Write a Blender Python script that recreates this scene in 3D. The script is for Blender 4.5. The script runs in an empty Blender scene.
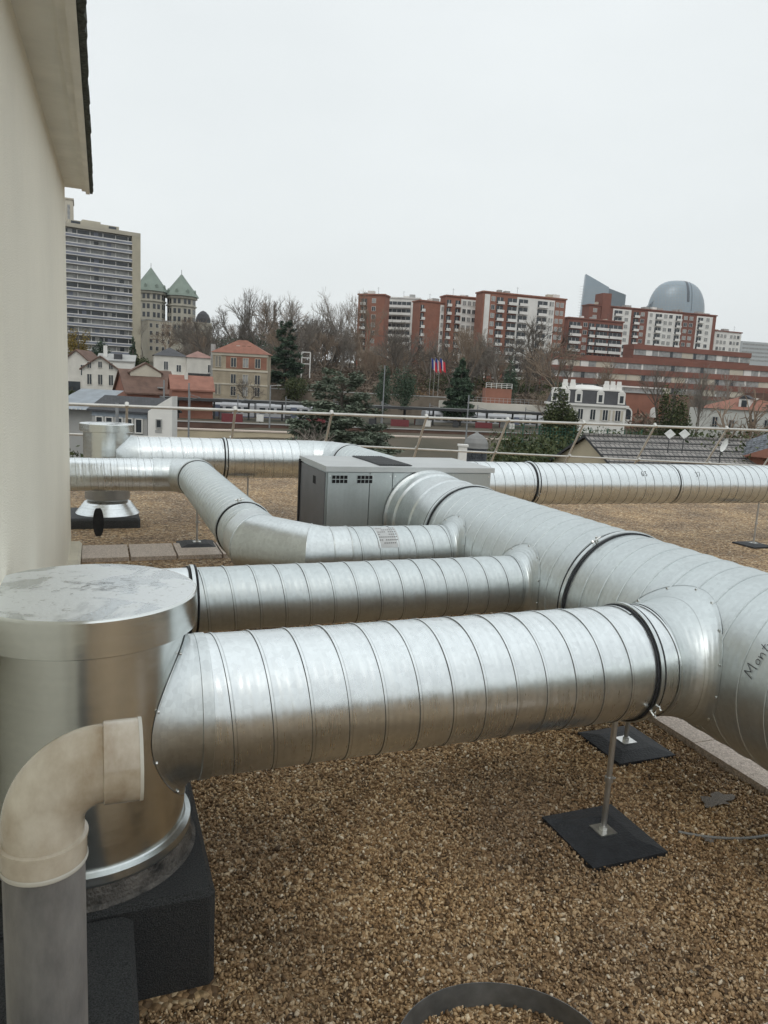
import bpy, math, random
import numpy as np
from mathutils import Vector, Matrix
from math import sin, cos, pi, sqrt, radians, atan2, asin
random.seed(7); rng = np.random.default_rng(11)
S = bpy.context.scene; COL = S.collection
# ------------------------------------------------------------------ camera model
F = 740.0; CX, CY = 384, 512; HC = 2.0
yw, pt, rl = radians(21.3), radians(9.5), radians(3.0)
f_ = Vector((sin(yw)*cos(pt), cos(yw)*cos(pt), -sin(pt)))
rt_ = Vector((cos(yw), -sin(yw), 0)); up_ = rt_.cross(f_)
R_ = rt_*cos(rl)+up_*sin(rl); U_ = -rt_*sin(rl)+up_*cos(rl)
CAM = Vector((0, 0, HC))
def at(px, py, d): return CAM + (f_ + R_*((px-CX)/F) - U_*((py-CY)/F))*d
cd = bpy.data.cameras.new('camera'); co = bpy.data.objects.new('camera', cd); COL.objects.link(co)
m = Matrix((R_, U_, -f_)).transposed().to_4x4(); m.translation = CAM; co.matrix_world = m
cd.sensor_fit = 'VERTICAL'; cd.sensor_height = 36; cd.sensor_width = 27; cd.lens = 36*F/1024
cd.clip_start = .05; cd.clip_end = 12000
S.camera = co
# ------------------------------------------------------------------ world + sun
W = bpy.data.worlds.new('World'); S.world = W; W.use_nodes = True
nt = W.node_tree; nt.nodes.clear()
def N(t, tp, **k):
    n = t.nodes.new(tp)
    for a, b in k.items(): setattr(n, a, b)
    return n
sky = N(nt, 'ShaderNodeTexSky', sky_type='NISHITA', sun_disc=False, sun_elevation=radians(48), sun_rotation=radians(200), air_density=2.0, dust_density=4.0)
tc = N(nt, 'ShaderNodeTexCoord'); no = N(nt, 'ShaderNodeTexNoise'); no.inputs['Scale'].default_value = 1.6; no.inputs['Detail'].default_value = 4; no.inputs['Roughness'].default_value=.5
mp = N(nt, 'ShaderNodeMapping'); mp.inputs['Scale'].default_value = (1, 1, 2.5)
nt.links.new(tc.outputs['Generated'], mp.inputs[0]); nt.links.new(mp.outputs[0], no.inputs['Vector'])
cr = N(nt, 'ShaderNodeValToRGB'); cr.color_ramp.elements[0].position = .3; cr.color_ramp.elements[1].position = .75
cr.color_ramp.elements[0].color = (7.35, 7.75, 7.88, 1); cr.color_ramp.elements[1].color = (8.25, 8.65, 8.75, 1)
nt.links.new(no.outputs['Fac'], cr.inputs[0])
sz = N(nt, 'ShaderNodeSeparateXYZ'); nt.links.new(tc.outputs['Generated'], sz.inputs[0])
mr = N(nt, 'ShaderNodeMapRange', interpolation_type='SMOOTHSTEP'); mr.inputs['From Min'].default_value = .5; mr.inputs['From Max'].default_value = 1; mr.inputs['To Min'].default_value = .112; mr.inputs['To Max'].default_value = .148
nt.links.new(sz.outputs[2], mr.inputs[0])
mx = N(nt, 'ShaderNodeMix', data_type='RGBA'); mx.inputs['Factor'].default_value = .95
nt.links.new(sky.outputs[0], mx.inputs['A']); nt.links.new(cr.outputs[0], mx.inputs['B'])
bg = N(nt, 'ShaderNodeBackground'); bg.inputs['Strength'].default_value = .1
wo = N(nt, 'ShaderNodeOutputWorld'); nt.links.new(mr.outputs[0], bg.inputs['Strength']); nt.links.new(mx.outputs['Result'], bg.inputs[0]); nt.links.new(bg.outputs[0], wo.inputs[0])
sl = bpy.data.lights.new('sun', 'SUN'); sl.energy = .6; sl.angle = radians(25); sl.color = (1, .97, .92)
so = bpy.data.objects.new('sun', sl); COL.objects.link(so)
so.rotation_euler = (radians(42), 0, radians(-200+180)); so.location = (0, 0, 30)
S.view_settings.view_transform = 'Standard'; S.view_settings.look = 'None'; S.view_settings.exposure = 0; S.view_settings.gamma = 1
# ------------------------------------------------------------------ materials
MC = {}
def newmat(name):
    mt = bpy.data.materials.new(name); mt.use_nodes = True; t = mt.node_tree; MC[name] = mt
    return mt, t, t.nodes['Principled BSDF']
def mat(name, col, rough=.8, metal=0., var=.2, scale=3., bump=.0, bscale=40., col2=None, spec=None, stretch=(1,1,1), coat=0):
    if name in MC: return MC[name]
    mt, t, b = newmat(name)
    c = N(t, 'ShaderNodeTexCoord'); mpn = N(t, 'ShaderNodeMapping'); mpn.inputs['Scale'].default_value = stretch
    t.links.new(c.outputs['Object'], mpn.inputs[0])
    n = N(t, 'ShaderNodeTexNoise'); n.inputs['Scale'].default_value = scale; n.inputs['Detail'].default_value = 6; n.inputs['Roughness'].default_value = .6
    t.links.new(mpn.outputs[0], n.inputs['Vector'])
    r = N(t, 'ShaderNodeValToRGB'); e = r.color_ramp.elements
    e[0].position = .3; e[1].position = .7
    e[0].color = tuple(x*(1-var) for x in col)+(1,)
    c2 = col2 or tuple(min(1, x*(1+var)) for x in col); e[1].color = tuple(c2)+(1,)
    t.links.new(n.outputs['Fac'], r.inputs[0]); t.links.new(r.outputs[0], b.inputs['Base Color'])
    b.inputs['Roughness'].default_value = rough; b.inputs['Metallic'].default_value = metal
    if spec is not None: b.inputs['Specular IOR Level'].default_value = spec
    if bump:
        n2 = N(t, 'ShaderNodeTexNoise'); n2.inputs['Scale'].default_value = bscale; n2.inputs['Detail'].default_value = 4
        t.links.new(mpn.outputs[0], n2.inputs['Vector'])
        bp = N(t, 'ShaderNodeBump'); bp.inputs['Strength'].default_value = bump; bp.inputs['Distance'].default_value = .02
        t.links.new(n2.outputs['Fac'], bp.inputs['Height']); t.links.new(bp.outputs[0], b.inputs['Normal'])
    return mt
def math_(t, op, a=None, b=None, c=None):
    n = N(t, 'ShaderNodeMath', operation=op)
    for i, v in enumerate((a, b, c)):
        if v is None: continue
        if isinstance(v, (int, float)): n.inputs[i].default_value = v
        else: t.links.new(v, n.inputs[i])
    return n.outputs[0]
def galv(name, base, rough0, rough1, dents=.5, streak=.25, spangle=.06, ribs=True, fine=1.):
    mt, t, b = newmat(name)
    uv = N(t, 'ShaderNodeUVMap'); sx = N(t, 'ShaderNodeSeparateXYZ'); t.links.new(uv.outputs[0], sx.inputs[0])
    U, V = sx.outputs[0], sx.outputs[1]
    c = N(t, 'ShaderNodeTexCoord')
    # spangle
    vo = N(t, 'ShaderNodeTexVoronoi'); vo.inputs['Scale'].default_value = 55
    t.links.new(c.outputs['Object'], vo.inputs['Vector'])
    bw = N(t, 'ShaderNodeRGBToBW'); t.links.new(vo.outputs['Color'], bw.inputs[0])
    # large stains
    n1 = N(t, 'ShaderNodeTexNoise'); n1.inputs['Scale'].default_value = 3.2; n1.inputs['Detail'].default_value = 7; n1.inputs['Roughness'].default_value = .62
    t.links.new(c.outputs['Object'], n1.inputs['Vector'])
    # streaks round the girth (stretched along v), fine along u
    mp1 = N(t, 'ShaderNodeMapping'); mp1.inputs['Scale'].default_value = (45, 2.6, 1)
    t.links.new(uv.outputs[0], mp1.inputs[0])
    n2 = N(t, 'ShaderNodeTexNoise'); n2.inputs['Scale'].default_value = 1; n2.inputs['Detail'].default_value = 5
    t.links.new(mp1.outputs[0], n2.inputs['Vector'])
    # scratches / drips
    mp3 = N(t, 'ShaderNodeMapping'); mp3.inputs['Scale'].default_value = (160, 9, 1); t.links.new(uv.outputs[0], mp3.inputs[0])
    n4 = N(t, 'ShaderNodeTexNoise'); n4.inputs['Scale'].default_value = 1; n4.inputs['Detail'].default_value = 3; t.links.new(mp3.outputs[0], n4.inputs['Vector'])
    v = math_(t, 'MULTIPLY_ADD', bw.outputs[0], spangle*2, 1-spangle)
    s = math_(t, 'MULTIPLY_ADD', n1.outputs['Fac'], streak*1.6, 1-streak)
    s2 = math_(t, 'MULTIPLY_ADD', n2.outputs['Fac'], streak*.9, 1-streak*.45)
    k = math_(t, 'MULTIPLY', math_(t, 'MULTIPLY', v, s), s2)
    # dirt line beside the lock seam
    fr = math_(t, 'FRACT', math_(t, 'DIVIDE', U, .137)); dd = math_(t, 'ABSOLUTE', math_(t, 'SUBTRACT', fr, .045))
    ln = math_(t, 'SMOOTH_MIN', math_(t, 'MULTIPLY', dd, 34), 1.0, .1)
    if ribs: k = math_(t, 'MULTIPLY', k, math_(t, 'MULTIPLY_ADD', ln, .32, .68))
    cm = N(t, 'ShaderNodeMix', data_type='RGBA', blend_type='MULTIPLY'); cm.inputs['Factor'].default_value = 1
    cm.inputs['A'].default_value = tuple(base)+(1,)
    cc = N(t, 'ShaderNodeCombineColor')
    for i in range(3): t.links.new(k, cc.inputs[i])
    t.links.new(cc.outputs[0], cm.inputs['B']); t.links.new(cm.outputs['Result'], b.inputs['Base Color'])
    b.inputs['Metallic'].default_value = 1
    rr = math_(t, 'MULTIPLY_ADD', n1.outputs['Fac'], (rough1-rough0)*1.5, rough0-(rough1-rough0)*.25)
    rr = math_(t, 'ADD', rr, math_(t, 'MULTIPLY_ADD', n4.outputs['Fac'], .16*fine, -.08*fine))
    t.links.new(rr, b.inputs['Roughness'])
    # bump: dents + shallow ribs parallel to the seam + crimps
    n3 = N(t, 'ShaderNodeTexNoise'); n3.inputs['Scale'].default_value = 7; n3.inputs['Detail'].default_value = 2
    mp2 = N(t, 'ShaderNodeMapping'); mp2.inputs['Scale'].default_value = (2.6, .7, 1); t.links.new(uv.outputs[0], mp2.inputs[0]); t.links.new(mp2.outputs[0], n3.inputs['Vector'])
    h = math_(t, 'MULTIPLY', n3.outputs['Fac'], .006*dents)
    if ribs:
        w = math_(t, 'SINE', math_(t, 'MULTIPLY', U, 2*pi/.137*4))
        h = math_(t, 'ADD', h, math_(t, 'MULTIPLY', w, .00022))
    h = math_(t, 'ADD', h, math_(t, 'MULTIPLY', n2.outputs['Fac'], .0011*dents*fine))
    bp = N(t, 'ShaderNodeBump'); bp.inputs['Strength'].default_value = 1; bp.inputs['Distance'].default_value = 1
    t.links.new(h, bp.inputs['Height']); t.links.new(bp.outputs[0], b.inputs['Normal'])
    return mt
G_SHINY = galv('galvanised_shiny', (.78, .82, .83), .23, .36, .7, .15)
G_MATT = galv('galvanised_matt', (.62, .665, .67), .38, .52, .6, .13)
G_PLATE = galv('galvanised_plate', (.68, .72, .725), .26, .42, .35, .25, .08, ribs=False)
G_GREY = galv('galvanised_grey_cover', (.50, .54, .54), .36, .5, .2, .18, .03, ribs=False, fine=.1)
G_BODY = galv('galvanised_smooth_body', (.76, .785, .765), .17, .27, .22, .15, .02, ribs=False, fine=.05)
SEAM = mat('seam_dirt', (.22, .23, .235), .5, .8, .3, 20)
RUBBER = mat('black_rubber', (.018, .02, .024), .55, 0, .4, 25, .3, 90, spec=.4)
BOLT = mat('zinc_bolt', (.7, .7, .68), .3, 1, .15, 30)
PAINT_RAIL = mat('rail_aluminium', (.55, .54, .51), .42, .55, .15, 4)
CONC = mat('concrete_paver', (.56, .46, .385), .9, 0, .3, 75, .8, 160, col2=(.84, .73, .64))
PVC_B = mat('beige_pvc', (.34, .24, .14), .15, 0, .05, 2.6, .04, 14, col2=(.85, .80, .69), stretch=(2.2, 1, 1.6))
MC['beige_pvc'].node_tree.nodes['Principled BSDF'].inputs['Coat Weight'].default_value = .5
PVC_G = mat('grey_pvc', (.17, .17, .175), .38, 0, .22, 9, .15, 30, col2=(.33, .32, .31), stretch=(1, 1, .4))
BITUM = mat('bitumen_felt', (.014, .015, .017), .62, 0, .4, 210, 1, 300, col2=(.12, .125, .13))
BITUM_W = mat('bitumen_weathered', (.025, .025, .025), .55, 0, .45, 14, .6, 90, col2=(.17, .155, .14))
# lid : cover with dried puddle stain
def lidmat():
    mt, t, b = newmat('lid_top_sheet')
    c = N(t, 'ShaderNodeTexCoord'); n = N(t, 'ShaderNodeTexNoise'); n.inputs['Scale'].default_value = 4.5; n.inputs['Detail'].default_value = 6; n.inputs['Distortion'].default_value = .6
    t.links.new(c.outputs['Object'], n.inputs['Vector'])
    r = N(t, 'ShaderNodeValToRGB'); e = r.color_ramp.elements; e[0].position = .47; e[1].position = .52
    e[0].color = (.58, .615, .63, 1); e[1].color = (.80, .83, .84, 1); t.links.new(n.outputs['Fac'], r.inputs[0])
    n2 = N(t, 'ShaderNodeTexNoise'); n2.inputs['Scale'].default_value = 34; n2.inputs['Detail'].default_value = 5; n2.inputs['Distortion'].default_value = 1.5; t.links.new(c.outputs['Object'], n2.inputs['Vector'])
    r2 = N(t, 'ShaderNodeValToRGB'); e = r2.color_ramp.elements; e[0].position = .25; e[1].position = .4; e[0].color = (.6, .59, .57, 1); e[1].color = (1, 1, 1, 1); t.links.new(n2.outputs['Fac'], r2.inputs[0])
    mm = N(t, 'ShaderNodeMix', data_type='RGBA', blend_type='MULTIPLY'); mm.inputs['Factor'].default_value = 1
    t.links.new(r.outputs[0], mm.inputs['A']); t.links.new(r2.outputs[0], mm.inputs['B']); t.links.new(mm.outputs['Result'], b.inputs['Base Color'])
    b.inputs['Metallic'].default_value = .75
    r3 = N(t, 'ShaderNodeMapRange'); r3.inputs['From Min'].default_value = .45; r3.inputs['From Max'].default_value = .54; r3.inputs['To Min'].default_value = .2; r3.inputs['To Max'].default_value = .42
    t.links.new(n.outputs['Fac'], r3.inputs[0]); t.links.new(r3.outputs[0], b.inputs['Roughness'])
    bp = N(t, 'ShaderNodeBump'); bp.inputs['Strength'].default_value = .25; bp.inputs['Distance'].default_value = .004
    t.links.new(n2.outputs['Fac'], bp.inputs['Height']); t.links.new(bp.outputs[0], b.inputs['Normal'])
    return mt
LID = lidmat()
def gravelmat(name, island):
    mt, t, b = newmat(name)
    c = N(t, 'ShaderNodeTexCoord')
    if island:
        g = N(t, 'ShaderNodeNewGeometry'); src = g.outputs['Random Per Island']
    else:
        vo = N(t, 'ShaderNodeTexVoronoi'); vo.inputs['Scale'].default_value = 42; vo.inputs['Randomness'].default_value = 1
        t.links.new(c.outputs['Object'], vo.inputs['Vector'])
        sp = N(t, 'ShaderNodeSeparateColor'); t.links.new(vo.outputs['Color'], sp.inputs[0]); src = sp.outputs[0]
    r = N(t, 'ShaderNodeValToRGB'); e = r.color_ramp.elements
    cols = [(0, (.085, .054, .03)), (.2, (.24, .152, .078)), (.5, (.40, .265, .142)), (.75, (.52, .372, .215)), (.93, (.64, .51, .345)), (1, (.82, .74, .60))]
    e[0].position = 0; e[0].color = cols[0][1]+(1,); e[1].position = 1; e[1].color = cols[-1][1]+(1,)
    for p, q in cols[1:-1]: x = e.new(p); x.color = q+(1,)
    t.links.new(src, r.inputs[0])
    n = N(t, 'ShaderNodeTexNoise'); n.inputs['Scale'].default_value = 1.3; n.inputs['Detail'].default_value = 5; t.links.new(c.outputs['Object'], n.inputs['Vector'])
    r2 = N(t, 'ShaderNodeValToRGB'); e = r2.color_ramp.elements; e[0].position = .32; e[1].position = .68; e[0].color = (.60, .58, .58, 1); e[1].color = (1.12, 1.08, 1, 1)
    t.links.new(n.outputs['Fac'], r2.inputs[0])
    mm = N(t, 'ShaderNodeMix', data_type='RGBA', blend_type='MULTIPLY'); mm.inputs['Factor'].default_value = 1
    t.links.new(r.outputs[0], mm.inputs['A']); t.links.new(r2.outputs[0], mm.inputs['B'])
    if island: t.links.new(mm.outputs['Result'], b.inputs['Base Color'])
    else:
        n5 = N(t, 'ShaderNodeTexNoise'); n5.inputs['Scale'].default_value = 19; n5.inputs['Detail'].default_value = 5; n5.inputs['Roughness'].default_value = .8; t.links.new(c.outputs['Object'], n5.inputs['Vector'])
        k5 = N(t, 'ShaderNodeMapRange'); k5.inputs['From Min'].default_value = .3; k5.inputs['From Max'].default_value = .7; k5.inputs['To Min'].default_value = .45; k5.inputs['To Max'].default_value = 1.35; t.links.new(n5.outputs['Fac'], k5.inputs[0])
        m5 = N(t, 'ShaderNodeMix', data_type='RGBA', blend_type='MULTIPLY'); m5.inputs['Factor'].default_value = 1
        c5 = N(t, 'ShaderNodeCombineColor')
        for i in range(3): t.links.new(k5.outputs[0], c5.inputs[i])
        t.links.new(mm.outputs['Result'], m5.inputs['A']); t.links.new(c5.outputs[0], m5.inputs['B']); t.links.new(m5.outputs['Result'], b.inputs['Base Color'])
    b.inputs['Roughness'].default_value = .75
    if not island:
        bp = N(t, 'ShaderNodeBump'); bp.inputs['Strength'].default_value = 1; bp.inputs['Distance'].default_value = .02; bp.invert = True
        t.links.new(vo.outputs['Distance'], bp.inputs['Height']); t.links.new(bp.outputs[0], b.inputs['Normal'])
    return mt
GR_FAR = gravelmat('gravel_sheet', False); GR_NEAR = gravelmat('gravel_stones', True)
def leafmat(name, cols, rough=.7):
    mt, t, b = newmat(name)
    g = N(t, 'ShaderNodeNewGeometry'); r = N(t, 'ShaderNodeValToRGB'); e = r.color_ramp.elements
    e[0].color = tuple(cols[0])+(1,); e[1].color = tuple(cols[-1])+(1,)
    for i, q in enumerate(cols[1:-1]): x = e.new((i+1)/(len(cols)-1)); x.color = tuple(q)+(1,)
    t.links.new(g.outputs['Random Per Island'], r.inputs[0]); t.links.new(r.outputs[0], b.inputs['Base Color'])
    b.inputs['Roughness'].default_value = rough; b.inputs['Specular IOR Level'].default_value = .2
    return mt
def tilemat(name, col, col2, sx, sy, mortar=(.03, .03, .03), ms=.02):
    mt, t, b = newmat(name)
    uv = N(t, 'ShaderNodeUVMap'); br = N(t, 'ShaderNodeTexBrick')
    br.inputs['Color1'].default_value = tuple(col)+(1,); br.inputs['Color2'].default_value = tuple(col2)+(1,); br.inputs['Mortar'].default_value = tuple(mortar)+(1,)
    br.inputs['Scale'].default_value = 1; br.inputs['Brick Width'].default_value = sx; br.inputs['Row Height'].default_value = sy; br.inputs['Mortar Size'].default_value = ms
    t.links.new(uv.outputs[0], br.inputs['Vector'])
    n = N(t, 'ShaderNodeTexNoise'); n.inputs['Scale'].default_value = .8; n.inputs['Detail'].default_value = 6; t.links.new(uv.outputs[0], n.inputs['Vector'])
    k = N(t, 'ShaderNodeMapRange'); k.inputs['To Min'].default_value = .6; k.inputs['To Max'].default_value = 1.35; t.links.new(n.outputs['Fac'], k.inputs[0])
    mm = N(t, 'ShaderNodeMix', data_type='RGBA', blend_type='MULTIPLY'); mm.inputs['Factor'].default_value = 1
    t.links.new(br.outputs[0], mm.inputs['A']); cc = N(t, 'ShaderNodeCombineColor')
    for i in range(3): t.links.new(k.outputs[0], cc.inputs[i])
    t.links.new(cc.outputs[0], mm.inputs['B']); t.links.new(mm.outputs['Result'], b.inputs['Base Color']); b.inputs['Roughness'].default_value = .7
    bp = N(t, 'ShaderNodeBump'); bp.inputs['Strength'].default_value = .5; bp.inputs['Distance'].default_value = .03; bp.invert = True
    t.links.new(br.outputs['Fac'], bp.inputs['Height']); t.links.new(bp.outputs[0], b.inputs['Normal'])
    return mt
# ------------------------------------------------------------------ object helpers
def tag(o, label=None, cat=None, group=None, kind=None):
    if label: o['label'] = label
    if cat: o['category'] = cat
    if group: o['group'] = group
    if kind: o['kind'] = kind
    return o
def empty(name, loc, rz=0, label=None, cat=None, group=None):
    o = bpy.data.objects.new(name, None); COL.objects.link(o); o.location = loc; o.rotation_euler = (0, 0, rz)
    o.empty_display_size = .1
    return tag(o, label, cat, group)
class MB:
    def __init__(s): s.v = []; s.f = []; s.uv = []; s.m = []; s.sm = []
    def add(s, vs, fs, mi=0, smooth=False, uvs=None):
        b = len(s.v); s.v += [tuple(p) for p in vs]
        for k, f in enumerate(fs):
            s.f.append(tuple(b+i for i in f)); s.m.append(mi); s.sm.append(smooth)
            s.uv.append(uvs[k] if uvs else None)
        return s
    def box(s, x0, x1, y0, y1, z0, z1, mi=0):
        v = [(x0,y0,z0),(x1,y0,z0),(x1,y1,z0),(x0,y1,z0),(x0,y0,z1),(x1,y0,z1),(x1,y1,z1),(x0,y1,z1)]
        return s.add(v, [(0,3,2,1),(4,5,6,7),(0,1,5,4),(1,2,6,5),(2,3,7,6),(3,0,4,7)], mi)
    def prism(s, poly, y0, y1, mi=0, axis='y'):
        n = len(poly)
        if axis == 'y': a = [(p[0], y0, p[1]) for p in poly]; b = [(p[0], y1, p[1]) for p in poly]
        elif axis == 'x': a = [(y0, p[0], p[1]) for p in poly]; b = [(y1, p[0], p[1]) for p in poly]
        else: a = [(p[0], p[1], y0) for p in poly]; b = [(p[0], p[1], y1) for p in poly]
        fs = [tuple(range(n)), tuple(reversed(range(n, 2*n)))]+[(i, n+i, n+(i+1) % n, (i+1) % n) for i in range(n)]
        return s.add(a+b, fs, mi)
    def cyl(s, A, B, r, r2=None, n=12, mi=0, caps=True, smooth=True):
        A = Vector(A); B = Vector(B); r2 = r if r2 is None else r2
        d = (B-A).normalized(); a = d.orthogonal().normalized(); b = d.cross(a)
        v = [A+a*r*cos(2*pi*i/n)+b*r*sin(2*pi*i/n) for i in range(n)]+[B+a*r2*cos(2*pi*i/n)+b*r2*sin(2*pi*i/n) for i in range(n)]
        s.add(v, [(i, (i+1) % n, n+(i+1) % n, n+i) for i in range(n)], mi, smooth)
        if caps: s.add(v, [tuple(reversed(range(n))), tuple(range(n, 2*n))], mi)
        return s
    def lathe(s, prof, c, axis='z', n=64, mi=0, smooth=True, split=True):
        # prof: list of (r, h) ; axis direction ; c centre
        c = Vector(c)
        def P(r, h, t):
            a, b = r*cos(t), r*sin(t)
            return c+Vector({'z': (a, b, h), 'x': (h, a, b), 'y': (a, h, b)}[axis])
        segs = [(prof[i], prof[i+1]) for i in range(len(prof)-1)]
        L = 0
        for (r0, h0), (r1, h1) in segs:
            l = sqrt((r1-r0)**2+(h1-h0)**2)
            v = []; fs = []; uvs = []
            for i in range(n+1):
                t = 2*pi*i/n; v += [P(r0, h0, t), P(r1, h1, t)]
            for i in range(n):
                fs.append((2*i, 2*i+2, 2*i+3, 2*i+1)); q0 = i/n*2*pi*max(r0, r1); q1 = (i+1)/n*2*pi*max(r0, r1)
                uvs.append([(L, q0), (L, q1), (L+l, q1), (L+l, q0)])
            s.add(v, fs, mi, smooth, uvs); L += l
        return s
    def build(s, name, mats, parent=None, loc=None):
        me = bpy.data.meshes.new(name); me.from_pydata(s.v, [], s.f)
        if not isinstance(mats, (list, tuple)): mats = [mats]
        for q in mats: me.materials.append(q)
        me.polygons.foreach_set('material_index', s.m); me.polygons.foreach_set('use_smooth', s.sm)
        uvl = me.uv_layers.new(name='UVMap'); buf = []
        for f, u in zip(s.f, s.uv):
            if u: buf += [x for p in u for x in p]
            else:
                p0, p1, p2 = (Vector(s.v[f[0]]), Vector(s.v[f[1]]), Vector(s.v[f[2]]))
                nn = (p1-p0).cross(p2-p0)
                ax = max(range(3), key=lambda k: abs(nn[k])) if nn.length > 0 else 2
                for i in f:
                    p = s.v[i]
                    buf += [p[1], p[2]] if ax == 0 else ([p[0], p[2]] if ax == 1 else [p[0], p[1]])
        uvl.data.foreach_set('uv', buf); me.update()
        o = bpy.data.objects.new(name, me); COL.objects.link(o)
        if loc is not None: o.location = loc
        if parent: o.parent = parent
        return o
def copy_tree(o, parent=None):
    c = o.copy(); COL.objects.link(c)
    if parent: c.parent = parent
    for ch in list(o.children): copy_tree(ch, c)
    return c
PITCH = .137
def pframe(A, B):
    d = (B-A).normalized(); a = Vector((0, 0, 1)); b = d.cross(a)
    if b.length < 1e-4: a = Vector((0,1,0)); b = d.cross(a)
    return d, a, b.normalized()
def spiral_pipe(name, A, B, r, mt, parent, phase=0., pitch=PITCH, caps=True, wob=.0012):
    """spiral lock-seam duct: tube + raised helical seam"""
    A = Vector(A)-parent.location; B = Vector(B)-parent.location
    d, a, b = pframe(A, B); L = (B-A).length; n = 72; ns = max(2, int(L/.045))
    mb = MB(); vs = []; fs = []; uvs = []
    ph = [random.uniform(0, 6.28) for _ in range(8)]
    for j in range(ns+1):
        s_ = L*j/ns
        for i in range(n+1):
            t = 2*pi*i/n
            rr = r + wob*(sin(s_*9+ph[0]+2*t)*.5+sin(s_*23+ph[1]+3*t)*.35+sin(s_*41+5*t+ph[2])*.25)
            vs.append(A+d*s_+(a*cos(t)+b*sin(t))*rr)
    for j in range(ns):
        for i in range(n):
            k = j*(n+1)+i; fs.append((k, k+1, k+n+2, k+n+1))
            s0, s1 = L*j/ns, L*(j+1)/ns; t0, t1 = i/n, (i+1)/n
            q = lambda s_, t: (s_-pitch*t-phase+20*pitch, t*2*pi*r)
            uvs.append([q(s0, t0), q(s0, t1), q(s1, t1), q(s1, t0)])
    mb.add(vs, fs, 0, True, uvs)
    if caps:
        for s_ in (0, L):
            mb.add([A+d*s_+(a*cos(2*pi*i/n)+b*sin(2*pi*i/n))*(r-.002) for i in range(n)], [tuple(range(n))], 0)
    # helical seam
    k0 = -1
    prof = [(-.0075, -.001), (-.0045, .0038), (.0035, .0040), (.0055, -.001)]
    row = []; step = 72
    tt = int((L/pitch+2)*step)
    for i in range(-step, tt):
        t = i/step; s_ = phase % pitch + (t)*pitch
        if s_ < .012 or s_ > L-.012:
            if row: _seam(mb, row); row = []
            continue
        an = 2*pi*t; e = a*cos(an)+b*sin(an)
        row.append([A+d*(s_+p)+e*(r+h) for p, h in prof])
    if row: _seam(mb, row)
    return mb.build(name, [mt, SEAM], parent)
def _seam(mb, row):
    if len(row) < 2: return
    vs = [p for q in row for p in q]; k = len(row[0])
    for c in range(k-1):
        fs = [(j*k+c, j*k+c+1, (j+1)*k+c+1, (j+1)*k+c) for j in range(len(row)-1)]
        uvs = [[(.05, j*.02), (.05, j*.02), (.05, j*.02+.02), (.05, j*.02+.02)] for j in range(len(row)-1)]
        mb.add(vs, fs, 1 if c in (0,) else 0, True, uvs)
def clamp(P, axis, r, parent, w=.05, bolt_ang=None, sgn=1, black=True):
    """joint: two black gaskets with a metal band between, closed by a bolt"""
    P = Vector(P)-parent.location
    h = w/2
    mb = MB()
    mb.lathe([(r-.002, -h), (r+.009, -h), (r+.010, -h+.003), (r+.009, -h*.62), (r-.002, -h*.62)], P, axis, 72, 1)
    mb.lathe([(r-.002, h*.6), (r+.012, h*.6), (r+.013, h-.003), (r+.012, h), (r-.002, h)], P, axis, 72, 1 if black else 0)
    mb.lathe([(r, -h*.5), (r+.016, -h*.4), (r+.016, h*.4), (r, h*.5)], P, axis, 72, 0)
    ob = mb.build('clamp_ring', [G_PLATE, RUBBER], parent)
    if bolt_ang is not None:
        t = radians(bolt_ang)
        def Q(rr, hh, tt):
            a, b = rr*cos(tt), rr*sin(tt); return P+Vector({'x': (hh, a, b), 'y': (a, hh, b), 'z': (a, b, hh)}[axis])
        mb = MB(); dt = .03/r
        mb.cyl(Q(r+.03, 0, t-dt), Q(r+.03, 0, t+dt), .005, n=8)
        mb.cyl(Q(r+.03, 0, t+dt*.7), Q(r+.03, 0, t+dt*1.0), .011, n=6, smooth=False)
        mb.cyl(Q(r+.008, -.012, t+dt*.4), Q(r+.04, -.012, t+dt*.4), .007, n=6)
        mb.cyl(Q(r+.008, .012, t-dt*.4), Q(r+.04, .012, t-dt*.4), .007, n=6)
        mb.build('bolt', BOLT, ob)
    return ob
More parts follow.
